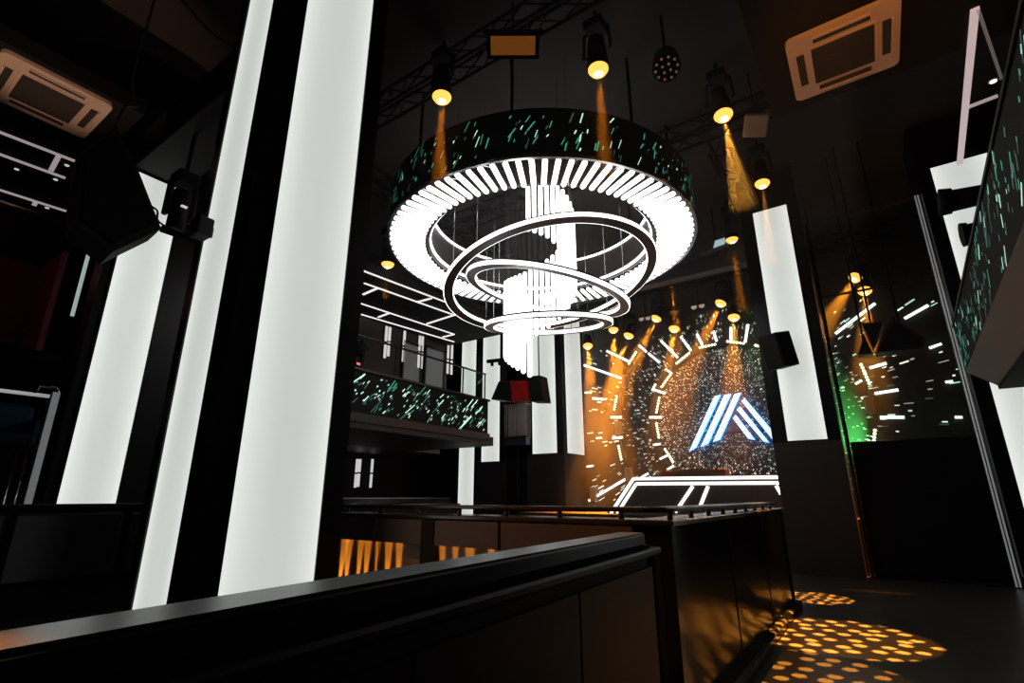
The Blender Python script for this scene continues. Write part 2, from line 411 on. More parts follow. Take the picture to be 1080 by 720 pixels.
for (px, py, lab) in ((659.5,402,'upper left of the emblem'),(652.5,451,'middle left of the emblem'),(663,500,'lower left of the emblem'),(917,427,'between the bars on the right'),(626,521,'at the foot of the left column')):
    p = at(px, py, Y=YO-.12)
    t = thing('wall_speaker', 'small grey box loudspeaker on the stage screen, ' + lab, 'speaker', (p.x, YO, p.z-.22), 'grey loudspeakers on the stage screen')
    MB().box(p.x-.11, p.x+.11, YO-.2, YO-.005, p.z-.22, p.z+.22, bev=.015).build('cabinet', GREYBOX, t)
    MB().box(p.x-.09, p.x+.09, YO-.21, YO-.198, p.z-.2, p.z+.2).build('grille', mat('grey_grille', (.25, .22, .2), .8), t)

# DJ booth with its outline of light strips
yb = 13.6
bt = thing('dj_booth', 'wide dark stage booth outlined with white light strips', 'booth', (-3.7, yb, 1.08))
o_ = [at(644,541,Y=yb), at(667.8,504.7,Y=yb), at(828,503,Y=yb), at(842,523,Y=yb)]
top = o_[1].z; bz = 1.08
fr = [Vector((o_[0].x-.12, yb+.03, bz)), Vector((o_[1].x-.05, yb+.03, top+.04)), Vector((o_[2].x+.05, yb+.03, top+.04)), Vector((-.62, yb+.03, bz))]
MB().prism(fr, (0, .75, 0)).build('body', BROWN, bt)
def strip(a, b, name='light_strip'):
    MB().beam(at(*a, Y=yb), at(*b, Y=yb), .075, .035, (0, 1, 0)).build(name, LEDW, bt)
for a, b in (((644,541),(667.8,504.7)),((667.8,504.7),(828,503)),((828,503),(836,512)),((650.7,541),(670.7,510)),((670.7,510),(825,509)),((825,509),(837,522)),
             ((712,540),(730.5,512.6)),((737,537),(746.6,512.6)),((818.5,512),(824,521))): strip(a, b)
ct = thing('dj_console', 'low brown console standing on the stage booth', 'console', (-3.9, yb+.45, top+.04))
MB().box(-4.75, -3.1, yb+.2, yb+.65, top+.04, top+.2, bev=.01).build('case', mat('red_brown_wood', (.12, .05, .03), .5), ct)
MB().box(-4.6, -3.25, yb+.25, yb+.6, top+.2, top+.22).build('top_plate', CHAR, ct)

# ================================================================== CHANDELIER
AX, AY, RZ = -5.12, 8.44, 6.5
ch = thing('chandelier', 'huge ring chandelier of radial white tubes under a black drum', 'chandelier', (AX, AY, RZ-.05))
c0 = (AX, AY, 0)
drum = MB(); drum.ringband(c0, 3.08, 3.15, RZ+.04, RZ+.92, 128, (0, 0, 1, 0))
def fasc_streak(mb, P, u, v, ln, ang, wd, mi, off):
    """one slanting spark on a surface P(u,v)->point, normal"""
    du, dv = math.cos(ang)*ln/2, math.sin(ang)*ln/2
    nu, nv = -math.sin(ang)*wd/2, math.cos(ang)*wd/2
    q = []
    for (a, b) in ((-du-nu, -dv-nv), (-du+nu, -dv+nv), (du+nu, dv+nv), (du-nu, dv-nv)):
        p, nn = P(u+a, v+b); q.append(p + nn*off)
    mb.add(q, [[0, 1, 2, 3]], mi)
def drumP(u, v):
    a = u/3.15; nn = Vector((math.cos(a), math.sin(a), 0)); return Vector((AX, AY, v)) + nn*3.15, nn
for _ in range(420):
    u = random.uniform(0, 2*PI*3.15); base = random.uniform(RZ+.1, RZ+.85)
    k = random.random()
    fasc_streak(drum, drumP, u, base, random.choice((.05, .06, .08, .14, .2)), math.radians(random.uniform(52, 80)), random.uniform(.011, .024), 2 if k < .16 else 3 if k < .6 else 4, .006)
drum.build('drum', [MATTE, CHAR, STAR[2], STAR[3], STAR[4]], ch)
MB().ringband(c0, 2.34, 3.08, RZ+.84, RZ+.92, 128, (0, 0, 0, 0)).build('drum_top', MATTE, ch)
MB().ringband(c0, 2.32, 2.38, RZ+.05, RZ+.84, 128, (0, 0, 0, 0)).build('inner_drum', RINGMET, ch)
MB().ringband(c0, 2.285, 2.32, RZ+.77, RZ+.81, 128).build('upper_light_strip', TUBE, ch)
MB().ringband(c0, 2.285, 2.32, RZ+.09, RZ+.14, 128).build('lower_light_strip', TUBE, ch)
MB().ringband(c0, 3.12, 3.17, RZ-.01, RZ+.04, 128).build('outer_rim', CHROME, ch)
spoke = MB()
for i in range(24):
    a = 2*PI*i/24; d = Vector((math.cos(a), math.sin(a), 0)); p = Vector((AX, AY, RZ+.30)); u = Vector((-d.y, d.x, 0))
    spoke.cyl(p+d*2.36, p+d*3.1, .018, n=6)
    spoke.cyl(p+d*2.5+u*.1, p+d*3.05-u*.5, .012, n=6)
spoke.build('inner_bracing', CHROME, ch)
NT = 92
for i in range(NT):
    a = 2*PI*(i+.5)/NT; d = Vector((math.cos(a), math.sin(a), 0)); p = Vector((AX, AY, RZ))
    MB().capsule(p+d*2.40, p+d*3.11, .045, 10).build('light_tube', TUBE, ch)
for i in range(8):
    a = 2*PI*(i+.5)/8; d = Vector((math.cos(a), math.sin(a), 0)); p = Vector((AX, AY, RZ+.92)) + d*2.8
    MB().cyl(p, (p.x, p.y, CEILZ), .03, n=8).build('hanging_rod', MATTE, ch)

def pendant_ring(label, c, R, ta, tb, sec=.085):
    c = Vector(c); nrm = Vector((math.tan(ta), math.tan(tb), 1)).normalized()
    M = Vector((0, 0, 1)).rotation_difference(nrm).to_matrix()
    t = thing('pendant_ring', label, 'pendant light', c, 'tilted pendant rings inside the chandelier')
    MB().ringband(c, R-.085, R+.085, -.055, .055, 128, (0, 0, 0, 0), M).build('ring_frame', RINGMET, t)
    MB().ringband(c, R+.085, R+.098, -.052, .020, 128, M=M).build('outer_light_strip', TUBE, t)
    MB().ringband(c, R-.098, R-.085, -.052, .020, 128, M=M).build('inner_light_strip', TUBE, t)
    for i in range(5):
        a = 2*PI*i/5+.4; p = c + M @ Vector((R*math.cos(a), R*math.sin(a), .055))
        MB().cyl(p, (p.x, p.y, CEILZ), .006, n=5).build('wire', CHROME, t)
pendant_ring('largest tilted pendant ring with white edges, below the chandelier', (-4.733, 8.167, 5.60), 2.02, -.192, .015)
pendant_ring('middle-sized tilted pendant ring with white edges, inside the largest one', (-4.744, 8.066, 5.35), 1.52, .251, .016)
pendant_ring('smallest and lowest pendant ring with white edges, circling the tube cluster', (-5.0, 8.52, 4.86), 1.2, .081, -.156)

# spiral of hanging tubes on the axis
sp_ = thing('tube_cluster', 'spiral cluster of hanging white vertical tubes in the middle of the chandelier', 'pendant light', (AX, AY, 3.7))
va = math.atan2(-AY, -AX)      # direction from the axis towards the viewer
NS = 36
for i in range(NS):
    s_ = i/(NS-1)
    turn = -.05 + 1.0*s_
    a = va + 2*PI*turn
    rr = .72
    ztop = 7.85 - 2.6*max(0, s_-.10)/.90
    L = 1.25 + .40*min(1, s_*5)
    p = Vector((AX + rr*math.cos(a), AY + rr*math.sin(a), 0))
    tb = MB().capsule((p.x, p.y, ztop-L), (p.x, p.y, ztop), .045, 10).build('tube', TUBE, sp_)
    MB().cyl((p.x, p.y, ztop), (p.x, p.y, CEILZ-.1), .005, n=5).build('wire', CHAR, tb)
MB().cyl((AX, AY, CEILZ-.1), (AX, AY, CEILZ), .95, n=40).build('ceiling_plate', MATTE, sp_)

# ================================================================== BEAM LAMPS
def dots(o, scale):
    """a metal pattern plate in the lamp breaks its beam into round dots"""
    ld = o.data; ld.use_nodes = True; nt = ld.node_tree; em = nt.nodes['Emission']
    tc = nt.nodes.new('ShaderNodeTexCoord'); sp2 = nt.nodes.new('ShaderNodeSeparateXYZ'); nt.links.new(tc.outputs['Normal'], sp2.inputs[0])
    def mth(op, a, b=None):
        n_ = nt.nodes.new('ShaderNodeMath'); n_.operation = op
        for i, q in enumerate((a, b)):
            if isinstance(q, (int, float)): n_.inputs[i].default_value = q
            elif q is not None: nt.links.new(q, n_.inputs[i])
        return n_.outputs[0]
    cb = nt.nodes.new('ShaderNodeCombineXYZ')
    nt.links.new(mth('DIVIDE', sp2.outputs[0], sp2.outputs[2]), cb.inputs[0]); nt.links.new(mth('DIVIDE', sp2.outputs[1], sp2.outputs[2]), cb.inputs[1])
    vo = nt.nodes.new('ShaderNodeTexVoronoi'); vo.voronoi_dimensions = '2D'; vo.inputs['Scale'].default_value = scale; vo.inputs['Randomness'].default_value = .45
    nt.links.new(cb.outputs[0], vo.inputs['Vector'])
    nt.links.new(mth('ADD', mth('MULTIPLY', mth('LESS_THAN', vo.outputs['Distance'], .27), 1.0), .035), em.inputs['Strength'])

def beam_lamp(label, lens, target, r=.12, blen=.62, W=None, hangz=CEILZ, size=9.5, pattern=0):
    lens = Vector(lens); d = (Vector(target)-lens).normalized()
    t = thing('beam_lamp', label, 'stage light', lens, 'amber beam lamps hanging over the hall')
    W = BEAM_W if W is None else W
    back = lens - d*blen
    MB().cyl(lens-d*.02, lens-d*.14, r*1.12, r*1.05, 20).cyl(lens-d*.14, back, r*1.05, r*.8, 20).build('lamp_body', MATTE, t)
    MB().cyl(lens-d*.02, lens-d*.004, r, r, 20).build('lens', AMBER, t)
    dm = MB(); dm.cyl(lens-d*.004, lens+d*r*.30, r*.97, r*.80, 20, caps=False).cyl(lens+d*r*.30, lens+d*r*.50, r*.80, r*.45, 20, caps=False).build('lens_dome', AMBER, t)
    MB().cyl(lens+d*r*.5, lens+d*r*.56, r*.45, r*.25, 16).build('lens_core', AMBERCORE, t)
    u = d.cross(Vector((0, 1, .2))).normalized(); piv = lens - d*blen*.55; tp = back - d*.02
    top_ = Vector((piv.x, piv.y, max(back.z+.18, piv.z+.3)))
    y = MB()
    for s_ in (-1, 1): y.path([piv+u*s_*r*1.15, piv+u*s_*r*1.5, top_+u*s_*r*1.3], .022, 8)
    y.path([top_+u*r*1.35, top_-u*r*1.35], .025, 8)
    y.build('yoke', MATTE, t)
    MB().box(top_.x-.16, top_.x+.16, top_.y-.16, top_.y+.16, top_.z-.02, top_.z+.16, bev=.02).build('base', MATTE, t)
    MB().cyl((top_.x, top_.y, top_.z+.16), (top_.x, top_.y, hangz), .03, n=8).build('hanging_pole', MATTE, t)
    lo = light('SPOT', 'beam', lens+d*(r*.6+.01), lens+d*5, t, W, POOL if pattern else AMB, size, .8 if not pattern else .15, .05 if not pattern else .02)
    if pattern: dots(lo, pattern)
    return t
def down(p, dx=0, dy=0): return (p[0]+dx, p[1]+dy, 0)
near = [((466,103), 8.0, 'amber beam lamp above the left rim of the chandelier'),
        ((631,74), 8.0, 'amber beam lamp hanging highest in the picture, right of the small orange flood'),
        ((763,122), 8.0, 'amber beam lamp beside the small beige ceiling box'),
        ((804,194), 8.05, 'amber beam lamp just above the glowing column right of the stage'),
        ((772,253), 8.0, 'amber beam lamp under the blue-grey beam before the stage'),
        ((708,293), 8.0, 'amber beam lamp just right of the chandelier rim near the stage'),
        ((409,279), 6.9, 'amber beam lamp over the left balcony rail, left of the chandelier')]
for (px, lz, lab) in near:
    p = at(*px, Z=lz)
    if px == (763,122): beam_lamp(lab, p, (-.66, 7.45, 0), r=.16, W=BEAM_W*5, size=13.5, pattern=34)
    elif px == (804,194): beam_lamp(lab, p, (-1.15, 9.9, 0), r=.15, W=BEAM_W*4.2, size=8, pattern=50)
    else: beam_lamp(lab, p, (p.x+.10, p.y-.02, 0), r=.16 if px[1] < 200 else .15)
stage = [((760,320), (722,400), 'brightest amber stage lamp, upper middle over the emblem'),
         ((692,336), (655,410), 'bright amber stage lamp between the two pairs of pale round lamps'),
         ((774,335), (773,420), 'amber stage lamp just below and right of the brightest one'),
         ((711,347), (700,430), 'amber stage lamp left of the brightest one, lower'),
         ((663,354), (632,450), 'amber stage lamp leaning left over the upper left LED bar'),
         ((647,348), (650,470), 'amber stage lamp straight above the second upper left LED bar'),
         ((620,365), (626,450), 'leftmost amber stage lamp beside the glowing left column'),
         ((902,293), (868,345), 'higher of the two amber stage lamps right of the right column'),
         ((912,307), (916,380), 'lower of the two amber stage lamps right of the right column')]
for (px, tg, lab) in stage:
    p = at(*px, Y=15.7); q = at(*tg, Y=14.7)
    beam_lamp(lab, p, q, r=.165, blen=.45, W=BEAM_W*(.85 if px[0] < 700 else .5), size=20)
# green lamp on the stage floor, right
gl = thing('green_flood', 'green flood lamp low behind the black partition on the right', 'stage light', (.1, 15.9, 0))
MB().box(-.1, .3, 15.75, 16.05, 1.5, 1.75, bev=.03).build('lamp_body', MATTE, gl)
MB().box(-.06, .26, 15.78, 16.02, 1.75, 1.77).build('lens', mat('green_lens', (.1, .5, .1), .3, emit=(.1, 1, .15), es=3), gl)
MB().cyl((.1, 15.9, 0), (.1, 15.9, 1.5), .04, n=10).build('stand', MATTE, gl)
light('SPOT', 'beam', (.1, 15.9, 1.79), (-.55, 16.75, 3.2), gl, 4200, (.12, 1, .2), 42, .8, .1)

# gobo pattern lamps
def gobo(label, loc, target, W, size, scale, name='pattern_lamp'):
    loc = Vector(loc); d = (Vector(target)-loc).normalized()
    t = thing(name, label, 'stage light', loc)
    MB().cyl(loc-d*.02, loc-d*.5, .14, .12, 18).build('lamp_body', MATTE, t)
    MB().cyl(loc-d*.02, loc-d*.004, .11, .11, 18).build('lens', AMBER, t)
    MB().cyl(loc-d*.3, (loc.x-d.x*.3, loc.y-d.y*.3, CEILZ if loc.x < -.7 or loc.y > 8.2 else 6.95), .03, n=8).build('hanging_pole', MATTE, t)
    o = light('SPOT', 'patterned_beam', loc+d*.01, target, t, W, POOL, size, .12, .01)
    dots(o, scale)
    return t
gobo('pattern lamp throwing the nearest dotted amber pool on the aisle floor', (-2.1, 2.6, 8.3), (-1.0, 5.3, 0), GOBO_W*3.4, 15, 40)

# ================================================================== BOOTH PARTITIONS AND COUNTERS
bp = thing('booth_partition', 'long dark booth wall by the aisle with glossy rail on short posts', 'partition', (-1.4, 6.3, 0))
xr = -1.28; y0, y1 = 3.86, 8.95; xl = -5.2
MB().box(xr-.24, xr, y0, y1, .10, 1.30).build('side_panel', GLOSSSIDE, bp)
for yy in (5.55, 7.25): MB().box(xr-.002, xr+.006, yy-.008, yy+.008, .12, 1.29).build('panel_seam', MATTE, bp)
MB().box(xr-.02, xr+.02, y1-.05, y1+.01, .10, 1.30).build('corner_post', MATTE, bp)
MB().box(xr-.26, xr+.10, y0-.02, y1+.03, 0, .10, bev=.02).build('plinth', GLOSSTOP, bp)
MB().box(xr-.30, xr+.025, y0-.03, y1+.03, 1.30, 1.34, bev=.008).build('side_ledge', GLOSSTOP, bp)
MB().box(xr-.22, xr-.03, y0+.02, y1-.3, 1.392, 1.428, bev=.01).build('side_rail', RAILSIDE, bp)
for k in range(9):
    yy = y0+.35 + k*.57; m = MB(); m.cyl((xr-.12, yy, 1.34), (xr-.12, yy, 1.392), .022, n=10); m.build('rail_post', BRUSHED, bp)
MB().box(xl, xr-.24, y0, y0+.24, .10, 1.30).build('front_wall', CHAR, bp)
for (a, b) in ((-5.15, -4.32), (-4.31, -3.68), (-3.50, -2.77), (-2.74, -1.55)):
    MB().box(a, b, y0-.07, y0, 1.07, 1.29).build('upper_panel', BROWN, bp)
    MB().box(a, b, y0-.012, y0, .12, 1.07).build('lower_panel', mat('tan_panel', (.20, .13, .09), .6), bp)
MB().box(-3.67, -3.51, y0-.08, y0, .1, 1.30).build('black_divider', MATTE, bp)
MB().box(xl, xr-.30, y0-.05, y0+.28, 1.30, 1.34, bev=.008).build('front_ledge', GLOSSTOP, bp)
MB().box(xl, xr-.03, y0+.02, y0+.2, 1.392, 1.428, bev=.01).build('front_rail', GLOSSTOP, bp)
for k in range(7):
    xx = -5.0 + k*.55; MB().cyl((xx, y0+.1, 1.34), (xx, y0+.1, 1.392), .022, n=10).build('rail_post', BRUSHED, bp)

for (xx, dx) in ((-4.93, .08), (-4.80, .02), (-4.62, .03), (-4.50, .02), (-4.36, .03), (-4.17, 0), (-4.0, -.02), (-3.42, -.03), (-3.29, 0), (-3.12, .0), (-2.88, .0), (-2.6, .02)):
    MB().cyl((xx, y0-.06, .10), (xx, y0-.055, .16), .022, n=10).build('uplight', CHAR, bp)
    light('SPOT', 'uplight_beam', (xx, y0-.055, .17), (xx+dx, y0-.03, 1.1), bp, 850, (1, .45, .05), random.uniform(5.5, 9), .35, .01)
nc = thing('near_counter', 'black counter with wide polished top rail running across the foreground', 'counter', (-1.28, 2.0, 0))
dirv = Vector((-1.285+1.11, 3.35-.27, 0)).normalized(); ang = math.atan2(dirv.y, dirv.x)
Mx = Matrix.Translation(Vector((-1.11, .27, 0))) @ Matrix.Rotation(ang, 4, 'Z')     # local x runs away along the counter, local y to its left
Lr = 3.09
def nb(x0, x1, y0, y1, z0, z1, name, m, bev=0.0): MB().box(x0, x1, y0, y1, z0, z1, M=Mx, bev=bev).build(name, m, nc)
nb(-1.6, Lr, 0, .165, 1.205, 1.28, 'top_rail', [RAILSIDE], .012)
nb(-1.59, Lr-.012, .006, .158, 1.279, 1.2825, 'rail_surface', [mat('grey_stone', (.11, .10, .097), .30)])
nb(-1.6, Lr+.22, -.035, .19, 1.14, 1.185, 'ledge', [RAILSIDE], .012)
nb(-1.6, Lr+.1, .01, .15, 1.185, 1.205, 'rail_spacer', [MATTE])
nb(-1.6, Lr+.17, .01, .17, .08, 1.14, 'counter_body', [CHAR])
for (a, b) in ((-1.6, -.5), (-.48, .9), (.92, 2.02), (2.04, Lr+.06)): nb(a, b, -.012, .01, .16, 1.08, 'front_panel', [mat('grey_black_panel', (.016, .016, .018), .45, spec=.4)])
nb(Lr+.09, Lr+.2, -.02, .18, .08, 1.14, 'end_post', [MATTE])
nb(-1.6, Lr+.22, -.06, .2, 0, .08, 'plinth', [MATTE])

bc = thing('bar_counter', 'low dark counter with copper edge behind the booth, left of centre', 'counter', (-6.2, 5.7, 0))
MB().box(-6.5, -6.02, 4.4, 7.0, 0, 1.36).build('body', PLINTH, bc)
MB().box(-6.55, -5.94, 4.35, 7.05, 1.36, 1.40, bev=.01).build('lower_ledge', GLOSSTOP, bc)
MB().box(-6.5, -6.15, 4.35, 7.03, 1.40, 1.49, bev=.01).build('upper_ledge', GLOSSTOP, bc)
light('SPOT', 'counter_light', (-5.2, 5.9, 4.5), (-6.1, 6.0, 1.4), bc, 60, AMB, 30)

lb = thing('booth_back', 'black padded booth back along the lower left edge', 'partition', (-6.6, .8, 0))
MB().box(-6.85, -6.5, -2.2, 3.3, 0, 1.40).build('back', MATTE, lb)
MB().box(-6.88, -6.46, -2.2, 3.33, 1.40, 1.435, bev=.01).build('cap', MATTE, lb)
for k in range(6): MB().box(-6.5, -6.44, -2.15+.9*k, -1.29+.9*k, .75, 1.36, bev=.03).build('cushion', LEATHER, lb)
MB().box(-6.5, -5.85, -2.2, 3.2, .1, .45, bev=.04).build('bench_seat', LEATHER, lb)
MB().box(-6.45, -5.95, -2.15, 3.15, 0, .1).build('bench_base', MATTE, lb)

# ================================================================== RIGHT SIDE PARTITION AND CHROME POSTS
pt = thing('black_partition', 'tall plain black partition at the end of the aisle', 'partition', (.63, 12.98, 0))
MB().box(-.36, 1.64, 12.92, 13.04, .05, 2.60, bev=.01).build('panel', BLACK, pt)
MB().box(-.36, 1.61, 12.90, 13.06, 0, .05).build('base', MATTE, pt)
for (xx, lab) in ((-.405, 'slim chrome edged post at the left side of the black partition'), (1.68, 'tall slim chrome post at the right side of the black partition')):
    p = thing('chrome_post', lab, 'post', (xx, 12.93, 0), 'chrome posts of the glass opening')
    MB().box(xx-.03, xx+.03, 12.9, 12.96, .02, 7.72).build('core', BLACK, p)
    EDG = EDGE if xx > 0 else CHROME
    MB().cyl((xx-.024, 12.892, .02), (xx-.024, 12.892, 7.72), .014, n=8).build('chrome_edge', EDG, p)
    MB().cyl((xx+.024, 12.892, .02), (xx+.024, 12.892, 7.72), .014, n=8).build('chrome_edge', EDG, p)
    MB().box(xx-.06, xx+.06, 12.86, 13.0, 0, .02).build('foot_plate', CHROME, p)
gp = thing('glass_screen', 'clear glass pane above the black partition with a thin crossbar', 'glass', (.6, 12.97, 2.6))
MB().box(-.42, 1.64, 12.965, 12.975, 2.60, 7.7).build('pane', GLASS, gp)
MB().box(-.42, 1.64, 12.95, 12.99, 5.83, 5.87).build('crossbar', CHAR, gp)
MB().box(-.42, 1.64, 12.94, 13.0, 7.66, 7.74).build('head_rail', CHAR, gp)

# ================================================================== LEFT BALCONY
bl = thing('balcony_front', 'left balcony front covered with slanting green sparks', 'balcony', (-9.9, 8.6, 3.3))
def flatP(x): return lambda u, v: (Vector((x, u, v)), Vector((1, 0, 0)))
m = MB().box(-10.05, -9.85, 4.2, 12.9, 3.40, 4.42)
P_ = flatP(-9.85)
for _ in range(290):
    u = 4.4 + 8.4*random.random()**.8; k = random.random()
    fasc_streak(m, P_, u, random.uniform(3.5, 4.32), random.choice((.05, .06, .06, .08, .08, .1, .12, .2, .42)), math.radians(random.uniform(36, 56)), random.uniform(.018, .034), 1 if k < .55 else 2 if k < .7 else 3, .006)
m.build('led_front', [MATTE, STAR[2], STAR[3], STAR[4]], bl)
MB().box(-10.1, -9.80, 4.2, 12.95, 4.42, 4.48).build('top_cap', PLINTH, bl)
MB().box(-10.2, -9.80, 4.2, 12.95, 3.20, 3.40).build('bottom_fascia', PLINTH, bl)
rg = thing('glass_railing', 'glass railing with black handrail on the left balcony', 'railing', (-9.95, 11, 4.48), None)
for yy in (6.2, 9.0, 11.75, 12.85): MB().box(-9.965, -9.935, yy-.018, yy+.018, 4.48, 5.32).build('post', BLACK, rg)
MB().box(-9.98, -9.92, 6.2, 12.88, 5.30, 5.34).build('handrail', BLACK, rg)
MB().box(-9.955, -9.945, 11.77, 12.83, 4.52, 5.30).build('pane', GLASS, rg)

def led_line(label, pts, group, wd=.05, m=LEDDIM, cross=()):
    a, b = pts
    c = (a+b)/2
    t = thing('ceiling_led_line', label, 'light', (c.x, c.y, a.z), group)
    MB().beam(a, b, wd, .03, (0, 0, -1)).build('light_strip', m, t)
    for (p, q) in cross: MB().beam(p, q, wd*1.6, .03, (0, 0, -1)).build('cross_strip', m, t)
BZ = 7.25
cz = lambda x, y: at(x, y, Z=BZ-.001)
G = 'light lines on the ceiling of the left balcony'
led_line('front light line on the balcony ceiling left of the chandelier', (cz(370,280), cz(470,318)), G, .038, LEDMID, [(cz(440,318), cz(455,314))])
led_line('second light line on the balcony ceiling left of the chandelier', (cz(384,298), cz(480,332)), G, .038, LEDMID, [(cz(383,310), cz(399,303)), (cz(450,341), cz(478,332))])
led_line('third light line on the balcony ceiling left of the chandelier', (cz(370,316), cz(479,352)), G, .038, LEDMID, [(cz(399,334), cz(411,329.5)), (cz(467,355), cz(479,352))])
led_line('fourth light line on the balcony ceiling left of the chandelier', (cz(381,331), cz(479,360)), G, .038, LEDMID)
led_line('front light line on the ceiling at the far left edge', (cz(-30,127), cz(79,169)), G, .045, LEDGREY, [(cz(54,179), cz(62,164))])
led_line('second light line on the ceiling at the far left edge', (cz(-30,151), cz(69,187)), G, .045, LEDGREY)
led_line('third light line on the ceiling at the far left edge', (cz(-30,190), cz(70,222)), G, .045, LEDGREY, [(cz(32,224), cz(38,212))])
led_line('fourth light line on the ceiling at the far left edge', (cz(-30,206), cz(50,231)), G, .045, LEDGREY)
led_line('short light line on the ceiling right of the far left lines', (cz(83,226), cz(93,229)), G, .045, LEDGREY)
for (px, py, k) in ((18,177,'brightest'),(59,188,'second'),(71,173,'third'),(6,208,'fourth'),(50,218,'fifth')):
    p = cz(px, py)
    t = thing('downlight', k + ' small round downlight between the far left ceiling lines', 'light', (p.x, p.y, BZ-.03), 'small downlights over the left balcony')
    MB().cyl((p.x, p.y, BZ-.03), (p.x, p.y, BZ), .05, n=14).build('rim', CHROME, t)
    MB().cyl((p.x, p.y, BZ-.035), (p.x, p.y, BZ-.03), .035, n=12).build('lens', LEDDIM, t)

# light bars on the balcony's rear wall and on the wall below
def wall_bars(pxs, X, label, group, top):
    for k, (px, ya, yb_) in enumerate(pxs):
        a, b = at(px, ya, X=X), at(px-4, yb_, X=X)
        b = Vector((X, a.y, b.z))
        t = thing('wall_light_bar', label[k], 'light', (X, a.y, b.z), group)
        h = (a.z-b.z)*.47
        MB().box(X-.02, X+.02, a.y-.045, a.y+.045, a.z-h, a.z).build('upper_tube', LEDDIM, t)
        MB().box(X-.02, X+.02, a.y-.045, a.y+.045, b.z, b.z+h).build('lower_tube', LEDDIM, t)
        MB().box(X-.05, X-.02, a.y-.07, a.y+.07, b.z-.02, a.z+.02).build('backing', MATTE, t)
o9 = ['first', 'second', 'third', 'fourth', 'fifth', 'sixth', 'seventh']
wall_bars([(408,344,377),(411.5,345,375),(427,349,381),(443,354,387),(446,354,388),(473,364,393),(477,364,394)], -13.14,
          [f'{o9[i]} vertical white light bar from the left on the balcony rear wall' for i in range(7)], 'light bars on the balcony rear wall', 5)
wall_bars([(362,482,514),(377,484,514),(380,484,513),(393,484,514)], -15.55,
          [f'{o9[i]} vertical white light bar from the left on the dark wall under the balcony' for i in range(4)], 'light bars under the balcony', 5)
wall_bars([(149,474,521),(153.5,474,521),(158,475,521)], -15.55,
          [f'{o9[i]} thin light bar from the left, seen between the two left columns' for i in range(3)], 'light bars between the left columns', 5)
# glass doors on the balcony
for k, (xa, xb, ya, yb_) in enumerate(((427,442,361,402),(450,467,366,407))):
    a, b = at(xa, ya, X=-13.15), at(xb, yb_, X=-13.15)
    d = thing('frosted_door', ('left' if k == 0 else 'right') + ' grey frosted glass door on the balcony rear wall', 'door', (-13.17, (a.y+b.y)/2, 3.32), 'frosted doors on the balcony')
    MB().box(-13.19, -13.16, a.y, b.y, 3.36, a.z).build('leaf', mat('frosted_grey', (.2, .2, .2), .35, emit=(.9, .95, .95), es=.035), d)
    MB().box(-13.2, -13.12, a.y-.07, a.y, 3.32, a.z+.08).box(-13.2, -13.12, b.y, b.y+.07, 3.32, a.z+.08).box(-13.2, -13.12, a.y-.07, b.y+.07, a.z, a.z+.08).build('frame', BLACK, d)
    MB().cyl((-13.1, a.y+.1, 4.2), (-13.1, a.y+.1, 4.7), .015, n=8).build('handle', CHROME, d)
# dark stage lamp on the balcony rail
p = at(374, 378, X=-9.95)
ml = thing('moving_head_lamp', 'black moving head lamp with a red glow on the left balcony rail', 'stage light', (p.x, p.y, 4.48))
MB().box(p.x-.16, p.x+.16, p.y-.16, p.y+.16, 4.48, 4.62, bev=.02).build('base', MATTE, ml)
MB().box(p.x-.06, p.x+.06, p.y-.24, p.y-.18, 4.6, 5.05).box(p.x-.06, p.x+.06, p.y+.18, p.y+.24, 4.6, 5.05).box(p.x-.06, p.x+.06, p.y-.24, p.y+.24, 4.6, 4.66).build('yoke', MATTE, ml)
MB().cyl((p.x-.2, p.y, 4.8), (p.x+.25, p.y+.15, 5.1), .13, .16, 18).build('head', MATTE, ml)
MB().box(p.x+.16, p.x+.165, p.y-.05, p.y+.05, 4.53, 4.58).build('display', mat('red_display', (.3, .02, .02), .4, emit=(1, .15, .15), es=1.2), ml)

# ------------------------------------------------ far left mezzanine seen beside the second column
XM = -11.2
ga, gb = at(101, 246, X=XM), at(84, 332, X=XM)
mz = thing('mezzanine_box', 'dark magenta lounge box at the left edge', 'lounge box', (XM-1.2, .8, 3.4))
zt, zb = ga.z, gb.z
MB().box(-14.0, XM, -2.7, ga.y, zb-.9, zb-.75).build('floor_slab', MATTE, mz)
MB().box(-14.0, XM, -2.7, ga.y, zt, zt+.12).build('roof_slab', MATTE, mz)
MB().box(-14.0, -13.9, -2.7, ga.y, zb-.75, zt).build('back_wall', MAGENTA, mz)
MB().box(-13.9, -12.6, ga.y-.1, ga.y, zb-.75, zt).build('side_wall', MAGENTA, mz)
MB().box(-13.89, -13.86, .75, 1.35, zb-.1, zt-.5).build('picture_panel', mat('mauve_panel', (.3, .09, .14), .5), mz)
MB().box(XM-.02, XM+.02, ga.y-.05, ga.y, zb-.05, zt).build('glass_edge', mat('glass_edge_painted_glow', (.6, .8, .75), .2, emit=(.8, 1, .93), es=.35), mz)  # brightness of the glass edge is put in as emission
MB().box(XM-.02, XM+.02, -2.7, ga.y, zt-.02, zt+.02).build('roof_trim', CHROME, mz)
MB().box(XM-.01, XM+.01, -2.6, ga.y-.05, zb-.6, zt-.04).build('glass_front', GLASS, mz)
light('POINT', 'lounge_glow', (-12.6, .7, zt-.3), (0, 0, 0), mz, 4, (1, .35, .45), rad=.1)
MB().cyl((-12.6, .7, zt-.12), (-12.6, .7, zt), .08, n=14).build('ceiling_lamp', PALEDOT, mz)
so = thing('sofa', 'black leather sofa inside the dark lounge box', 'sofa', (-12.4, -.2, zb-.75))
fz = zb-.75
MB().box(-12.1, -11.3, -1.9, 1.0, fz+.1, fz+.42, bev=.05).build('base', LEATHER, so)
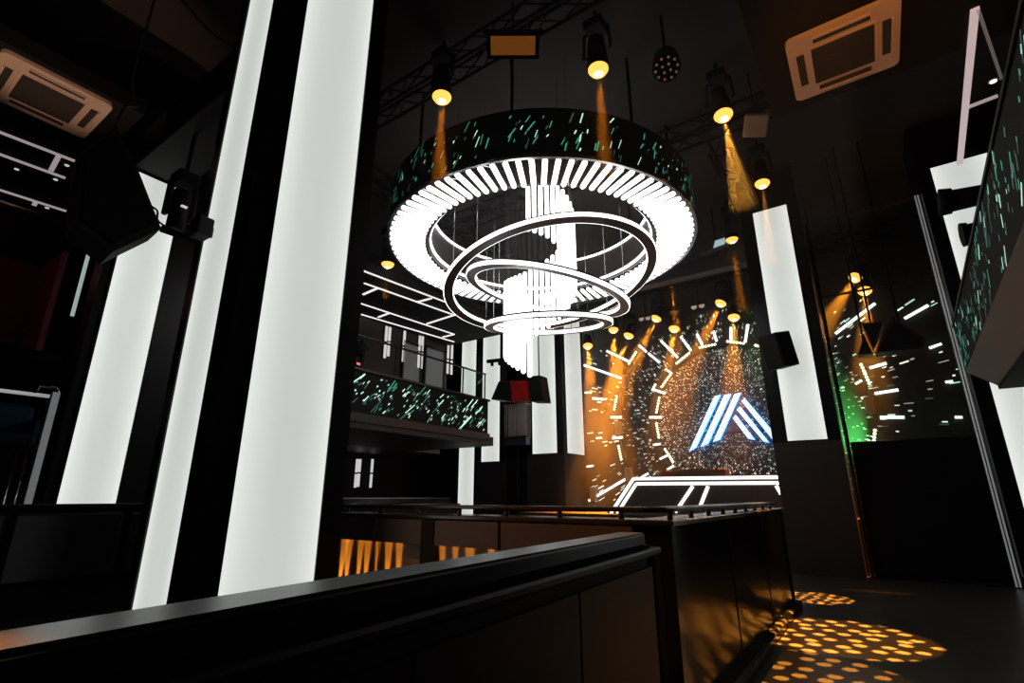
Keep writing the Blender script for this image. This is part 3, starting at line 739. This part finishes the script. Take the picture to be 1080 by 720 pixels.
for k in range(3): MB().box(-12.1, -11.32, -1.88+.96*k, -.94+.96*k, fz+.42, fz+.56, bev=.05).build('seat_cushion', LEATHER, so)
for k in range(3): MB().box(-11.5, -11.28, -1.88+.96*k, -.94+.96*k, fz+.5, fz+1.0, bev=.06).build('back_cushion', LEATHER, so)
MB().box(-12.1, -11.3, 1.0, 1.2, fz, fz+.68, bev=.05).build('armrest', LEATHER, so)
MB().box(-12.05, -11.35, -1.85, .95, fz, fz+.1).build('plinth', MATTE, so)
# chrome edge post, rail and the blue chair under the box
a, b = at(58, 414, X=-9.4), at(26, 534, X=-9.4)
cp_ = thing('railing_post', 'chrome edged glass railing post left of the second column', 'railing', (-9.4, (a.y+b.y)/2, 0))
MB().box(-9.44, -9.36, a.y-.05, a.y+.05, 0, a.z).build('post', CHAR, cp_)
MB().box(-9.36, -9.35, a.y-.03, a.y+.05, .02, a.z).build('chrome_face', mat('chrome_painted_glow', (.55, .6, .6), .35, metal=.6, emit=(.9, 1, 1), es=.10), cp_)  # bright streak on the chrome is painted in as faint emission
MB().path([(-9.4, a.y+.04, a.z), (-9.4, a.y, a.z+.07), (-9.4, a.y-.18, a.z+.06), (-9.4, a.y-.22, a.z-.06)], .02).build('hooked_top', CHROME, cp_)
MB().cyl((-9.4, a.y-.05, a.z-.06), (-9.4, -2.5, a.z-.06), .025, n=10).build('handrail', mat('rail_painted_glow', (.7, .7, .7), .3, metal=.5, emit=(1, .97, .97), es=.25), cp_)  # shine of the handrail is put in as emission
ca = at(8, 443, X=-11.5)
cb = thing('armchair', 'blue velvet armchair at the left edge under the lounge box', 'chair', (ca.x, ca.y, 0))
rz_ = ca.z-.25
MB().box(ca.x-.35, ca.x+.35, ca.y-.5, ca.y+.35, rz_-.15, rz_+.05, bev=.05).build('seat', BLUESEAT, cb)
MB().box(ca.x-.38, ca.x-.22, ca.y-.5, ca.y+.35, rz_+.0, rz_+.55, bev=.05).build('backrest', BLUESEAT, cb)
for sy_ in (-.5, .27): MB().box(ca.x-.3, ca.x+.35, ca.y+sy_-.03, ca.y+sy_+.1, rz_, rz_+.28, bev=.04).build('armrest', BLUESEAT, cb)
for sx_ in (-.3, .3):
    for sy_ in (-.42, .28): MB().cyl((ca.x+sx_, ca.y+sy_, 0), (ca.x+sx_, ca.y+sy_, rz_-.14), .025, n=8).build('leg', CHROME, cb)

# ================================================================== RIGHT BALCONY
rb = thing('balcony_front', 'right balcony front covered with green sparks, curving past the camera', 'balcony', (1.35, 5, 3.1))
fa, fb = Vector((1.47, 11.0, 0)), Vector((1.06, 1.2, 0)); dd = (fb-fa).normalized(); nn_ = Vector((-dd.y, dd.x, 0))
if nn_.x > 0: nn_ = -nn_
LB = (fb-fa).length
MR = Matrix(((dd.x, -nn_.x, 0, fa.x), (dd.y, -nn_.y, 0, fa.y), (0, 0, 1, 0), (0, 0, 0, 1)))
m = MB().box(0, LB, 0, .12, 3.47, 4.24, M=MR)
def rbP(u, v): return fa + dd*u + Vector((0, 0, v)), nn_
for _ in range(300):
    u = .05 + (LB-.3)*random.random()**1.25; k = random.random()
    fasc_streak(m, rbP, u, random.uniform(3.52, 4.2), random.choice((.04, .06, .08, .12, .2)), math.radians(random.uniform(30, 60)), random.uniform(.014, .03), 1 if k < .12 else 2 if k < .5 else 3, .005)
m.build('led_front', [MATTE, STAR[2], STAR[3], STAR[4]], rb)
q = [Vector((0, 0, 3.47)), Vector((0, .1, 3.47)), Vector((0, .42, 3.2)), Vector((0, .32, 3.2))]
MB().prism([MR @ p for p in [Vector((0, 0, 3.47)), Vector((0, .12, 3.47)), Vector((0, .46, 3.2)), Vector((0, .34, 3.2))]], dd*LB).build('sloping_underside', SOFFIT, rb)
MB().box(0, LB, .34, 3.6, 3.14, 3.2, M=MR).build('soffit', MATTE, rb)
MB().box(-.02, LB, -.02, .2, 4.24, 4.28, M=MR).build('top_cap', BLACK, rb)
G2 = 'light lines on the ceiling over the right balcony'
cz2 = lambda x, y: at(x, y, Z=6.949)
led_line('long pink-white light line over the right balcony', (cz2(1028,8), cz2(1012,172)), G2, .08, mat('led_pinkish', (.6, .5, .5), .4, emit=(1, .82, .84), es=.42))
led_line('thin grey light line meeting the long pink-white one at the top right', (cz2(1031,8), cz2(1056,82)), G2, .035, LEDFAINT)
led_line('short grey light line crossing at the top right', (cz2(1021,112), cz2(1052,100)), G2, .045, LEDGREY)
p = cz2(1047, 84)
t = thing('downlight', 'small bright downlight at the top right between the light lines', 'light', (p.x, p.y, 6.92), None)
MB().cyl((p.x, p.y, 6.92), (p.x, p.y, 6.95), .055, n=14).build('rim', CHROME, t); MB().cyl((p.x, p.y, 6.915), (p.x, p.y, 6.92), .04, n=12).build('lens', LEDW, t)
# two black lamps reaching out from the right balcony rail
for (pa, pb, lz, r, lab) in (((990,214),(1040,206),9.6,.17,'upper black lamp on the right balcony rail in front of the glowing column'), ((1014,248),(1040,242),8.4,.13,'lower black lamp on the right balcony rail in front of the glowing column')):
    a, b = at(*pa, Y=lz), at(*pb, Y=lz)
    t = thing('rail_lamp', lab, 'stage light', (b.x+.1, lz, 4.28), 'black lamps on the right balcony rail')
    MB().cyl(a, a+(b-a)*.28, r*1.25, r*1.15, 20).build('front_hood', MATTE, t)
    MB().cyl(a+(b-a)*.28, b+Vector((.1, 0, .02)), r, r*.85, 18).build('lamp_body', MATTE, t)
    MB().cyl((b.x+.1, lz, 4.28), (b.x+.1, lz, b.z), .03, n=8).build('stand', MATTE, t)
    MB().cyl((b.x+.1, lz, 4.28), (b.x+.1, lz, 4.31), .12, n=14).build('foot', MATTE, t)

# ================================================================== CEILING EQUIPMENT
def cassette(label, P4, z, m):
    """square four-way air conditioner face: P4 = min x, max x, min y, max y"""
    x0, x1, y0, y1 = P4; cx, cy = (x0+x1)/2, (y0+y1)/2; L = (x1-x0)/2
    t = thing('ceiling_air_conditioner', label, 'air conditioner', (cx, cy, z-.06), 'ceiling air conditioners')
    f = MB(); n = 5; c = .14*L
    pts = []
    for (sx, sy, a0) in ((1, 1, 0), (-1, 1, 90), (-1, -1, 180), (1, -1, 270)):
        for k in range(n): a = math.radians(a0 + 90*k/(n-1)); pts.append(Vector((cx+sx*(L-c)+c*math.cos(a), cy+sy*(L-c)+c*math.sin(a), z-.06)))
    f.prism(pts, (0, 0, .06)); f.build('face_plate', m, t)
    g = .56*L
    MB().box(cx-g-.04, cx+g+.04, cy-g-.04, cy+g+.04, z-.075, z-.06, bev=.01).build('grille_frame', m, t)
    gr = MB().box(cx-g, cx+g, cy-g, cy+g, z-.079, z-.075)
    for k in range(14): yy = cy-g + (k+.5)*2*g/14; gr.box(cx-g, cx+g, yy-.008, yy+.008, z-.084, z-.079)
    gr.build('intake_grille', VENT, t)
    for (dx, dy) in ((1, 0), (-1, 0), (0, 1), (0, -1)):
        q, s_ = .78*L, .50*L
        MB().box(cx+dx*q-(.05 if dx else s_), cx+dx*q+(.05 if dx else s_), cy+dy*q-(.05 if dy else s_), cy+dy*q+(.05 if dy else s_), z-.064, z-.06).build('air_slot', VENT, t)
        MB().box(cx+dx*(q+.05)-(.012 if dx else s_), cx+dx*(q+.05)+(.012 if dx else s_), cy+dy*(q+.05)-(.012 if dy else s_), cy+dy*(q+.05)+(.012 if dy else s_), z-.085, z-.06).build('air_vane', m, t)
def cass_at(label, pxs, z, m=CREAM):
    P = [at(*p, Z=z-.06) for p in pxs]
    cx = sum(p.x for p in P)/4; cy = sum(p.y for p in P)/4
    L = ((P[2]-P[0]).length)/2/math.sqrt(2)
    cassette(label, (cx-L, cx+L, cy-L, cy+L), z, m)
cass_at('square ceiling air conditioner at the upper right, lit amber', [(823,51),(840,108),(953,62),(952,-3)], 6.95)
cass_at('square ceiling air conditioner cut by the left picture edge', [(98,149),(118,110),(0,55),(-30,95)], 7.25)
pc = at(385, 265, Z=7.19); cassette('square ceiling air conditioner half hidden behind the near column', (pc.x-.55, pc.x+.55, pc.y-.55, pc.y+.55), 7.25, CREAM) if pc.x < -9.9 else None

def truss(label, a, b, s=.36):
    a, b = Vector(a), Vector(b); d = (b-a).normalized(); u = Vector((-d.y, d.x, 0))*s/2; zv = Vector((0, 0, s/2)); L = (b-a).length
    t = thing('ceiling_truss', label, 'truss', (a+b)/2 - Vector((0, 0, s/2)), 'black trusses under the ceiling')
    for (i, j) in ((1, 1), (1, -1), (-1, 1), (-1, -1)): MB().cyl(a+u*i+zv*j, b+u*i+zv*j, .03, n=8).build('chord', MATTE, t)
    lc = MB(); k = max(2, int(L/.5))
    for i in range(k):
        p, q = a.lerp(b, i/k), a.lerp(b, (i+1)/k); f = 1 if i % 2 else -1
        for sd in (1, -1):
            lc.cyl(p+u*sd+zv*f, q+u*sd-zv*f, .016, n=6); lc.cyl(p+u*f+zv*sd, q-u*f+zv*sd, .016, n=6)
    lc.build('lacing', MATTE, t)
    for f in (.2, .8):
        p = a.lerp(b, f); MB().cyl(p+zv, (p.x, p.y, CEILZ), .02, n=6).build('hanger', MATTE, t)
truss('nearest black truss crossing under the ceiling above the chandelier', (-8, 5.35, 8.75), (-.8, 5.35, 8.75))
truss('second black truss crossing under the ceiling above the chandelier', (-9, 9.5, 8.75), (0, 9.5, 8.75))
truss('black truss running towards the stage left of the chandelier', (-8.2, 4.0, 8.3), (-8.2, 13.6, 8.3))
truss('black truss running towards the stage right of the chandelier', (-1.6, 9.8, 8.5), (-1.6, 13.6, 8.5))
truss('black truss carrying the stage lamps', (-8.2, 15.05, 8.0), (1.5, 15.05, 8.0))

def added_lamp(label, loc, target, W, col, size):  # unseen lamps, added to warm the air conditioners, counter rail and booth
    loc = Vector(loc); d = (Vector(target)-loc).normalized()
    t = thing('added_lamp', label, 'lamp', loc)
    MB().cyl(loc-d*.22, loc, .08, .10, 16).build('lamp_body', MATTE, t)
    MB().cyl(loc, loc+d*.006, .085, .085, 16).build('lens', AMBER, t)
    light('SPOT', 'glow', loc+d*.02, target, t, W, col, size, .8, .05)
    return t
h_ = added_lamp('small added amber uplight on the right balcony cap, warming the air conditioner', (.97, 2.6, 4.5), (.6, 6.5, 6.9), 420, (1, .33, .06), 42)
MB().cyl((1.05, 2.55, 4.28), (1.0, 2.55, 4.42), .03, n=8).build('clamp', CHAR, h_)
h_ = added_lamp('small added warm uplight on the left padded booth back, for the air conditioner', (-6.67, -.6, 1.62), (-8.6, 1.2, 7.2), 700, (1, .55, .34), 24)
MB().cyl((-6.67, -.6, 1.435), (-6.67, -.6, 1.5), .04, n=8).build('foot', CHAR, h_)
h_ = added_lamp('added amber spot hanging over the near end of the foreground counter', (-2.0, -1.2, 4.2), (-1.2, .12, 1.28), 2600, AMB, 7)
MB().cyl((-2.0, -1.3, 4.35), (-2.0, -1.3, CEILZ), .025, n=8).build('hanging_pole', MATTE, h_)
h_ = added_lamp('added amber wash lamp hung in front of the booth wall', (-2.6, 1.2, 7.4), (-2.6, 3.9, 1.2), 1000, AMB, 30)
MB().cyl((-2.6, 1.12, 7.6), (-2.6, 1.12, CEILZ), .025, n=8).build('hanging_pole', MATTE, h_)
# orange LED flood
p = at(541, 48, Z=7.9)
fl = thing('led_flood', 'rectangular flood lamp with an orange speckled face at the top centre', 'stage light', (p.x, p.y, p.z-.2))
toC = (Vector((0, 0, EYE)) - p).normalized(); xr_ = Vector((toC.y, -toC.x, 0)).normalized(); up_ = xr_.cross(toC)
if up_.z < 0: up_ = -up_
down_ = (toC*.75 - Vector((0, 0, .25))).normalized(); up_ = (up_ - down_*up_.dot(down_)).normalized()
def quad(c, hw, hh, ext, m, name, par):
    return MB().prism([c-xr_*hw-up_*hh, c+xr_*hw-up_*hh, c+xr_*hw+up_*hh, c-xr_*hw+up_*hh], ext).build(name, m, par)
quad(p-down_*.15, .39, .18, down_*.15, MATTE, 'housing', fl)
quad(p, .33, .125, down_*.01, AMBERDIM, 'led_face', fl)
quad(p+up_*.19, .44, .02, down_*.14, BLACK, 'top_flap', fl)
g = MB()
for i in range(18):
    for j in range(8): c = p + xr_*(-.31+.0365*i) + up_*(-.11+.0315*j) + down_*.01; g.cyl(c, c+down_*.006, .008, n=5)
g.build('led_beads', mat('amber_bead', (.3, .12, .02), .4, emit=(1, .36, .05), es=.25), fl)
MB().cyl(p+up_*.2-down_*.08, (p.x-down_.x*.08, p.y-down_.y*.08, CEILZ), .02, n=8).build('hanging_pole', CHAR, fl)
# par lamp with LED dots
p = at(703, 72, Z=8.0)
pl = thing('led_par', 'round LED lamp with a ring of tiny pinkish dots, switched off', 'stage light', p)
dn = (Vector((0, 0, EYE)) - p).normalized(); dn = (dn*.6 + Vector((0, 0, -.6))).normalized(); u = dn.orthogonal().normalized(); v = dn.cross(u)
MB().cyl(p-dn*.35, p, .2, .22, 22).build('lamp_body', MATTE, pl)
for i in range(14):
    a = 2*PI*i/10; r = .17 if i < 10 else .07; c = p + (u*math.cos(a*(1 if i < 10 else 2.5)) + v*math.sin(a*(1 if i < 10 else 2.5)))*r
    MB().cyl(c, c+dn*.01, .02, n=8).build('led_dot', mat('faint_dot', (.3, .2, .18), .4, emit=(1, .65, .55), es=.10) if i % 3 else REDDOT, pl)
MB().cyl(p-dn*.3, ((p-dn*.3).x, (p-dn*.3).y, CEILZ), .025, n=8).build('hanging_pole', MATTE, pl)
# beige box
p = at(797, 132, Z=8.0)
bx = thing('ceiling_box', 'small beige box hanging beside an amber lamp at the upper right', 'device', p)
Mb = Matrix.Translation(p) @ Vector((0, 0, 1)).rotation_difference((p-Vector((0, 0, EYE))).normalized()*.8+Vector((.15, 0, .3))).to_matrix().to_4x4() @ Matrix.Rotation(.3, 4, 'Z')
MB().box(-.2, .2, -.2, .2, -.07, .07, M=Mb, bev=.02).build('case', mat('beige_plastic', (.6, .48, .4), .6), bx)
MB().cyl(Mb @ Vector((0, 0, .07)), ((Mb @ Vector((0, 0, .07))).x, (Mb @ Vector((0, 0, .07))).y, CEILZ), .02, n=8).build('hanging_pole', MATTE, bx)
# twin pale lamps over the stage
for (pxs, lab) in ((((676.5,336),(683.5,335)), 'left pair of small round pale lamps over the stage'), (((732,323.5),(740,322)), 'right pair of small round pale lamps over the stage')):
    P = [at(*q, Y=15.4) for q in pxs]; c = (P[0]+P[1])/2
    t = thing('twin_lamp', lab, 'stage light', c, 'pairs of pale round lamps over the stage')
    for q in P: MB().cyl(q, q+Vector((0, .16, .05)), .10, .08, 18).build('lamp_body', MATTE, t); MB().cyl(q+Vector((0, -.01, 0)), q, .085, .085, 16).build('lens', PALEDOT, t)
    MB().cyl(c+Vector((0, .1, .08)), (c.x, c.y+.1, CEILZ), .025, n=8).build('hanging_pole', MATTE, t)
# bluish glass lantern
a = at(754, 258, Y=13.4)
wl = thing('skylight_box', 'pale blue glass light box right of the chandelier rim', 'light', (a.x, 13.4, a.z-.15))
MB().prism([a+Vector((-.42, 0, -.16)), a+Vector((.28, 0, -.06)), a+Vector((.40, 0, .16)), a+Vector((-.10, 0, .14))], (0, .2, 0)).build('housing', mat('blue_grey_box', (.08, .12, .14), .4), wl)
MB().prism([a+Vector((-.05, -.01, -.09)), a+Vector((.24, -.01, -.05)), a+Vector((.34, -.01, .13)), a+Vector((.02, -.01, .11))], (0, .012, 0)).build('lit_pane', mat('pale_blue_light', (.5, .7, .8), .3, emit=(.6, .85, 1), es=.5), wl)
MB().cyl((a.x, 13.5, a.z+.14), (a.x, 13.5, CEILZ), .02, n=8).build('hanging_pole', MATTE, wl)

# ================================================================== LOUDSPEAKERS
# big cabinet at the left
def wedge(t, poly, ext, name, m): return MB().prism(poly, ext).build(name, m, t)
Yp = 1.95
V = lambda x, y, Y=Yp: at(x, y, Y=Y)
pp = [(86,160),(122,133),(143,172),(170,241),(118,266),(80,236)]
q = [at(*k, X=-7.4) for k in pp]
hs = thing('hanging_loudspeaker', 'large black loudspeaker cabinet hanging at the left before a glowing column', 'speaker', (-7.4, q[3].y, min(k.z for k in q)))
MB().prism(q, (-.55, .05, 0)).build('cabinet', CAB, hs)
qc = sum(q, Vector())/len(q)
MB().prism([qc+(k-qc)*.86 for k in q], (.02, 0, 0)).build('grille', mat('black_grille', (.005, .005, .005), .9, spec=.1), hs)
tp = at(122, 133, X=-7.6)
MB().path([tp, tp+Vector((0, .05, .35)), tp+Vector((-.1, .2, .55)), tp+Vector((-.2, .1, 1.0)), (tp.x-.2, tp.y+.1, CEILZ)], .02, smooth=6).build('hanging_cable', CHAR, hs)
e = at(150, 213, X=-7.45); f_ = at(183, 243, X=-7.45)
MB().path([e, e+(f_-e)*.35+Vector((0, .03, .05)), e+(f_-e)*.6+Vector((0, -.03, -.04)), f_], .014, smooth=6).build('signal_cable', MATTE, hs)
br = at(170, 241, X=-7.5)
MB().cyl(br, (br.x, 3.3, br.z+.02), .05, n=10).build('bracket_arm', MATTE, hs)
# lamp fixture on the near column
p = at(190, 215, X=-7.9)
fx = thing('moving_head_lamp', 'black moving head lamp hanging left of the nearest glowing column', 'stage light', (p.x, p.y, p.z-.5))
MB().box(p.x-.16, p.x+.16, p.y-.15, p.y+.15, p.z+.3, p.z+.5, bev=.02).build('base', MATTE, fx)
MB().box(p.x-.06, p.x+.06, p.y-.2, p.y-.13, p.z-.25, p.z+.34, bev=.015).box(p.x-.06, p.x+.06, p.y+.13, p.y+.2, p.z-.25, p.z+.34, bev=.015).build('yoke', CAB, fx)
MB().cyl((p.x, p.y, p.z-.45), (p.x, p.y, p.z+.2), .125, .115, 18).build('head', CAB, fx)
MB().box(p.x+.1, p.x+.16, p.y-.03, p.y+.05, p.z-.1, p.z-.08).build('status_strip', LEDDIM, fx)
MB().cyl((p.x, p.y, p.z+.5), (p.x, p.y, 6.9), .03, n=8).build('hanging_pole', MATTE, fx)
p = at(221, 244, Y=1.98)
sb = thing('clamp_box', 'small black box clamped on the narrow face of the nearest column', 'device', (p.x, 2.0, p.z-.1))
MB().box(p.x-.10, p.x+.08, 1.84, 1.98, p.z-.09, p.z+.10, bev=.01).build('case', CAB, sb)
MB().box(p.x-.03, p.x+.0, 1.98, 2.03, p.z-.05, p.z+.05).build('clamp', CHAR, sb)

def loudbox(label, pts, Y, depth, m, hang=True, group=None, shift=(0, 0)):
    q = [at(*k, Y=Y) for k in pts]; c = sum(q, Vector())/len(q)
    t = thing('loudspeaker', label, 'speaker', (c.x, Y, min(k.z for k in q)), group)
    MB().prism(q, (shift[0], depth, shift[1])).build('cabinet', m, t)
    MB().prism([c+(k-c)*.86+Vector((0, -.012, 0)) for k in q], (0, .012, 0)).build('grille', CAB if m is not REDCAB else REDCAB, t)
    if hang:
        tz = max(k.z for k in q)
        MB().cyl((c.x+shift[0]*.5, Y+depth*.5, tz-.12), (c.x+shift[0]*.5, Y+depth*.5, CEILZ), .02, n=8).build('hanging_pole', MATTE, t)
    return t
GS = 'loudspeakers hanging before the far columns'
loudbox('dark red tapered loudspeaker hanging left of the shiny red one below the chandelier', [(518,421),(526,402),(538,401),(540,423)], 13.0, .4, mat('dark_maroon', (.05, .006, .006), .4), group=GS)
loudbox('shiny red loudspeaker hanging in the middle below the tube cluster', [(540.5,423),(539,402),(554,401),(557,421)], 12.9, .4, REDCAB, group=GS)
sp3 = loudbox('black loudspeaker hanging right of the shiny red one', [(559,423),(557.5,397),(569,395.5),(573,423)], 12.95, .45, CAB, group=GS)
hb = thing('hanging_bar', 'black lamp bar crossing left of the lowest tubes', 'stage light', at(528, 380, Y=12.8))
a, b = at(515,381.5,Y=12.8), at(541,378.5,Y=12.8)
MB().beam(a, b, .10, .10, (0, -1, 0)).build('bar', CAB, hb)
MB().cyl(b+Vector((-.1, -.05, 0)), (b.x-.1, 12.75, CEILZ), .015, n=6).build('hanging_wire', MATTE, hb)
for k in range(3):
    c = a.lerp(b, .2+.3*k); MB().cyl(c+Vector((0, -.05, -.02)), c+Vector((0, -.05, -.16)), .05, n=10).build('small_lamp', CAB, hb)
# acrylic rack
a, b = at(531,427,Y=15.0), at(555,459,Y=15.0)
rk = thing('acrylic_rack', 'grey rack with fine vertical rods between the two far columns', 'rack', ((a.x+b.x)/2, 15.1, b.z-.5))
MB().box(a.x, b.x, 15.0, 15.33, b.z-.06, b.z).build('bottom_tray', CHAR, rk)
MB().box(a.x, b.x, 15.0, 15.33, a.z-.04, a.z).build('top_bar', GREYBOX, rk)
for k in range(13):
    xx = a.x+.03 + k*(b.x-a.x-.06)/12; MB().cyl((xx, 15.05, b.z), (xx, 15.05, a.z-.04), .012, n=6).build('rod', mat('acrylic_rod', (.85, .87, .9), .3) if k == 0 else bpy.data.materials['acrylic_rod'], rk)
MB().box(a.x+.02, b.x-.02, 15.3, 15.33, b.z, a.z-.04).build('back_sheet', mat('smoked_sheet', (.38, .38, .40), .4), rk)
MB().box(a.x+.05, b.x-.02, 15.02, 15.33, b.z-.30, b.z-.07).build('blue_box', mat('dusk_blue', (.03, .035, .08), .5), rk)
MB().cyl(((a.x+b.x)/2, 15.2, 0), ((a.x+b.x)/2, 15.2, b.z-.3), .05, n=10).build('stand', MATTE, rk)
bw = thing('dark_bar_block', 'dark block standing between the two far columns', 'cabinet', (-10.4, 15.6, 0))
MB().box(-10.86, -10.0, 15.42, 16.6, 0, 2.72, bev=.02).build('body', MATTE, bw)
MB().box(-10.84, -10.02, 15.40, 15.42, .1, 2.6).build('door', BLACK, bw)
# wall loudspeaker on the right column
p = at(822, 371, Y=12.3)
ws = thing('wall_loudspeaker', 'black box loudspeaker tilted on the face of the right column', 'speaker', (p.x, 12.58, p.z-.5))
Ms = Matrix.Translation((p.x, 12.2, p.z)) @ Matrix.Rotation(-.62, 4, 'Z') @ Matrix.Rotation(.20, 4, 'X')
MB().box(-.24, .24, -.22, .22, -.38, .38, M=Ms, bev=.02).build('cabinet', CAB, ws)
MB().box(-.21, .21, -.235, -.22, -.34, .34, M=Ms).build('grille', CAB, ws)
MB().box(p.x+.05, p.x+.28, 12.2, 12.57, p.z-.22, p.z+.14).build('bracket', MATTE, ws)
GR = 'dark red loudspeakers hanging before the right screen'
loudbox('upper left dark red wedge loudspeaker hanging right of the glowing column', [(908,340),(932,339),(921,366)], 12.2, .35, mat('deep_red', (.10, .006, .006), .35), group=GR)
loudbox('lower left small dark red wedge loudspeaker hanging right of the glowing column', [(905,374),(911,352),(921,373)], 12.6, .3, bpy.data.materials['deep_red'], hang=True, group=GR)
loudbox('large dark wedge loudspeaker hanging before the right screen', [(923,372),(941,334),(976,357),(974,367)], 12.3, .4, mat('dark_wine', (.05, .006, .008), .4), group=GR)

# ================================================================== HAZE
def haze():
    m = bpy.data.materials.new('thin_haze'); m.use_nodes = True
    nt = m.node_tree; nt.nodes.clear()
    o = nt.nodes.new('ShaderNodeOutputMaterial'); v = nt.nodes.new('ShaderNodeVolumeScatter')
    v.inputs['Color'].default_value = (1, 1, 1, 1); v.inputs['Density'].default_value = HAZE; v.inputs['Anisotropy'].default_value = 0.0
    nt.links.new(v.outputs[0], o.inputs['Volume'])
    m2 = m.copy(); m2.name = 'stage_haze'; m2.node_tree.nodes['Volume Scatter'].inputs['Density'].default_value = STAGE_HAZE
    for (x0, x1, y0, y1, z0, z1, mm_, lab) in ((-9.3, .6, 4.3, 14.2, 6.0, 9.1, m, 'thin haze layer under the ceiling that shows the upper lamp beams'),
                                   (-8.4, 2.6, 14.3, 16.7, 1.15, 9.1, m2, 'thicker haze before the stage screen that shows the stage lamp beams')):
        h = MB().box(x0, x1, y0, y1, z0, z1).build('haze', mm_)
        tag(h, lab, 'haze'); h['kind'] = 'stuff'
if HAZE > 0: haze()
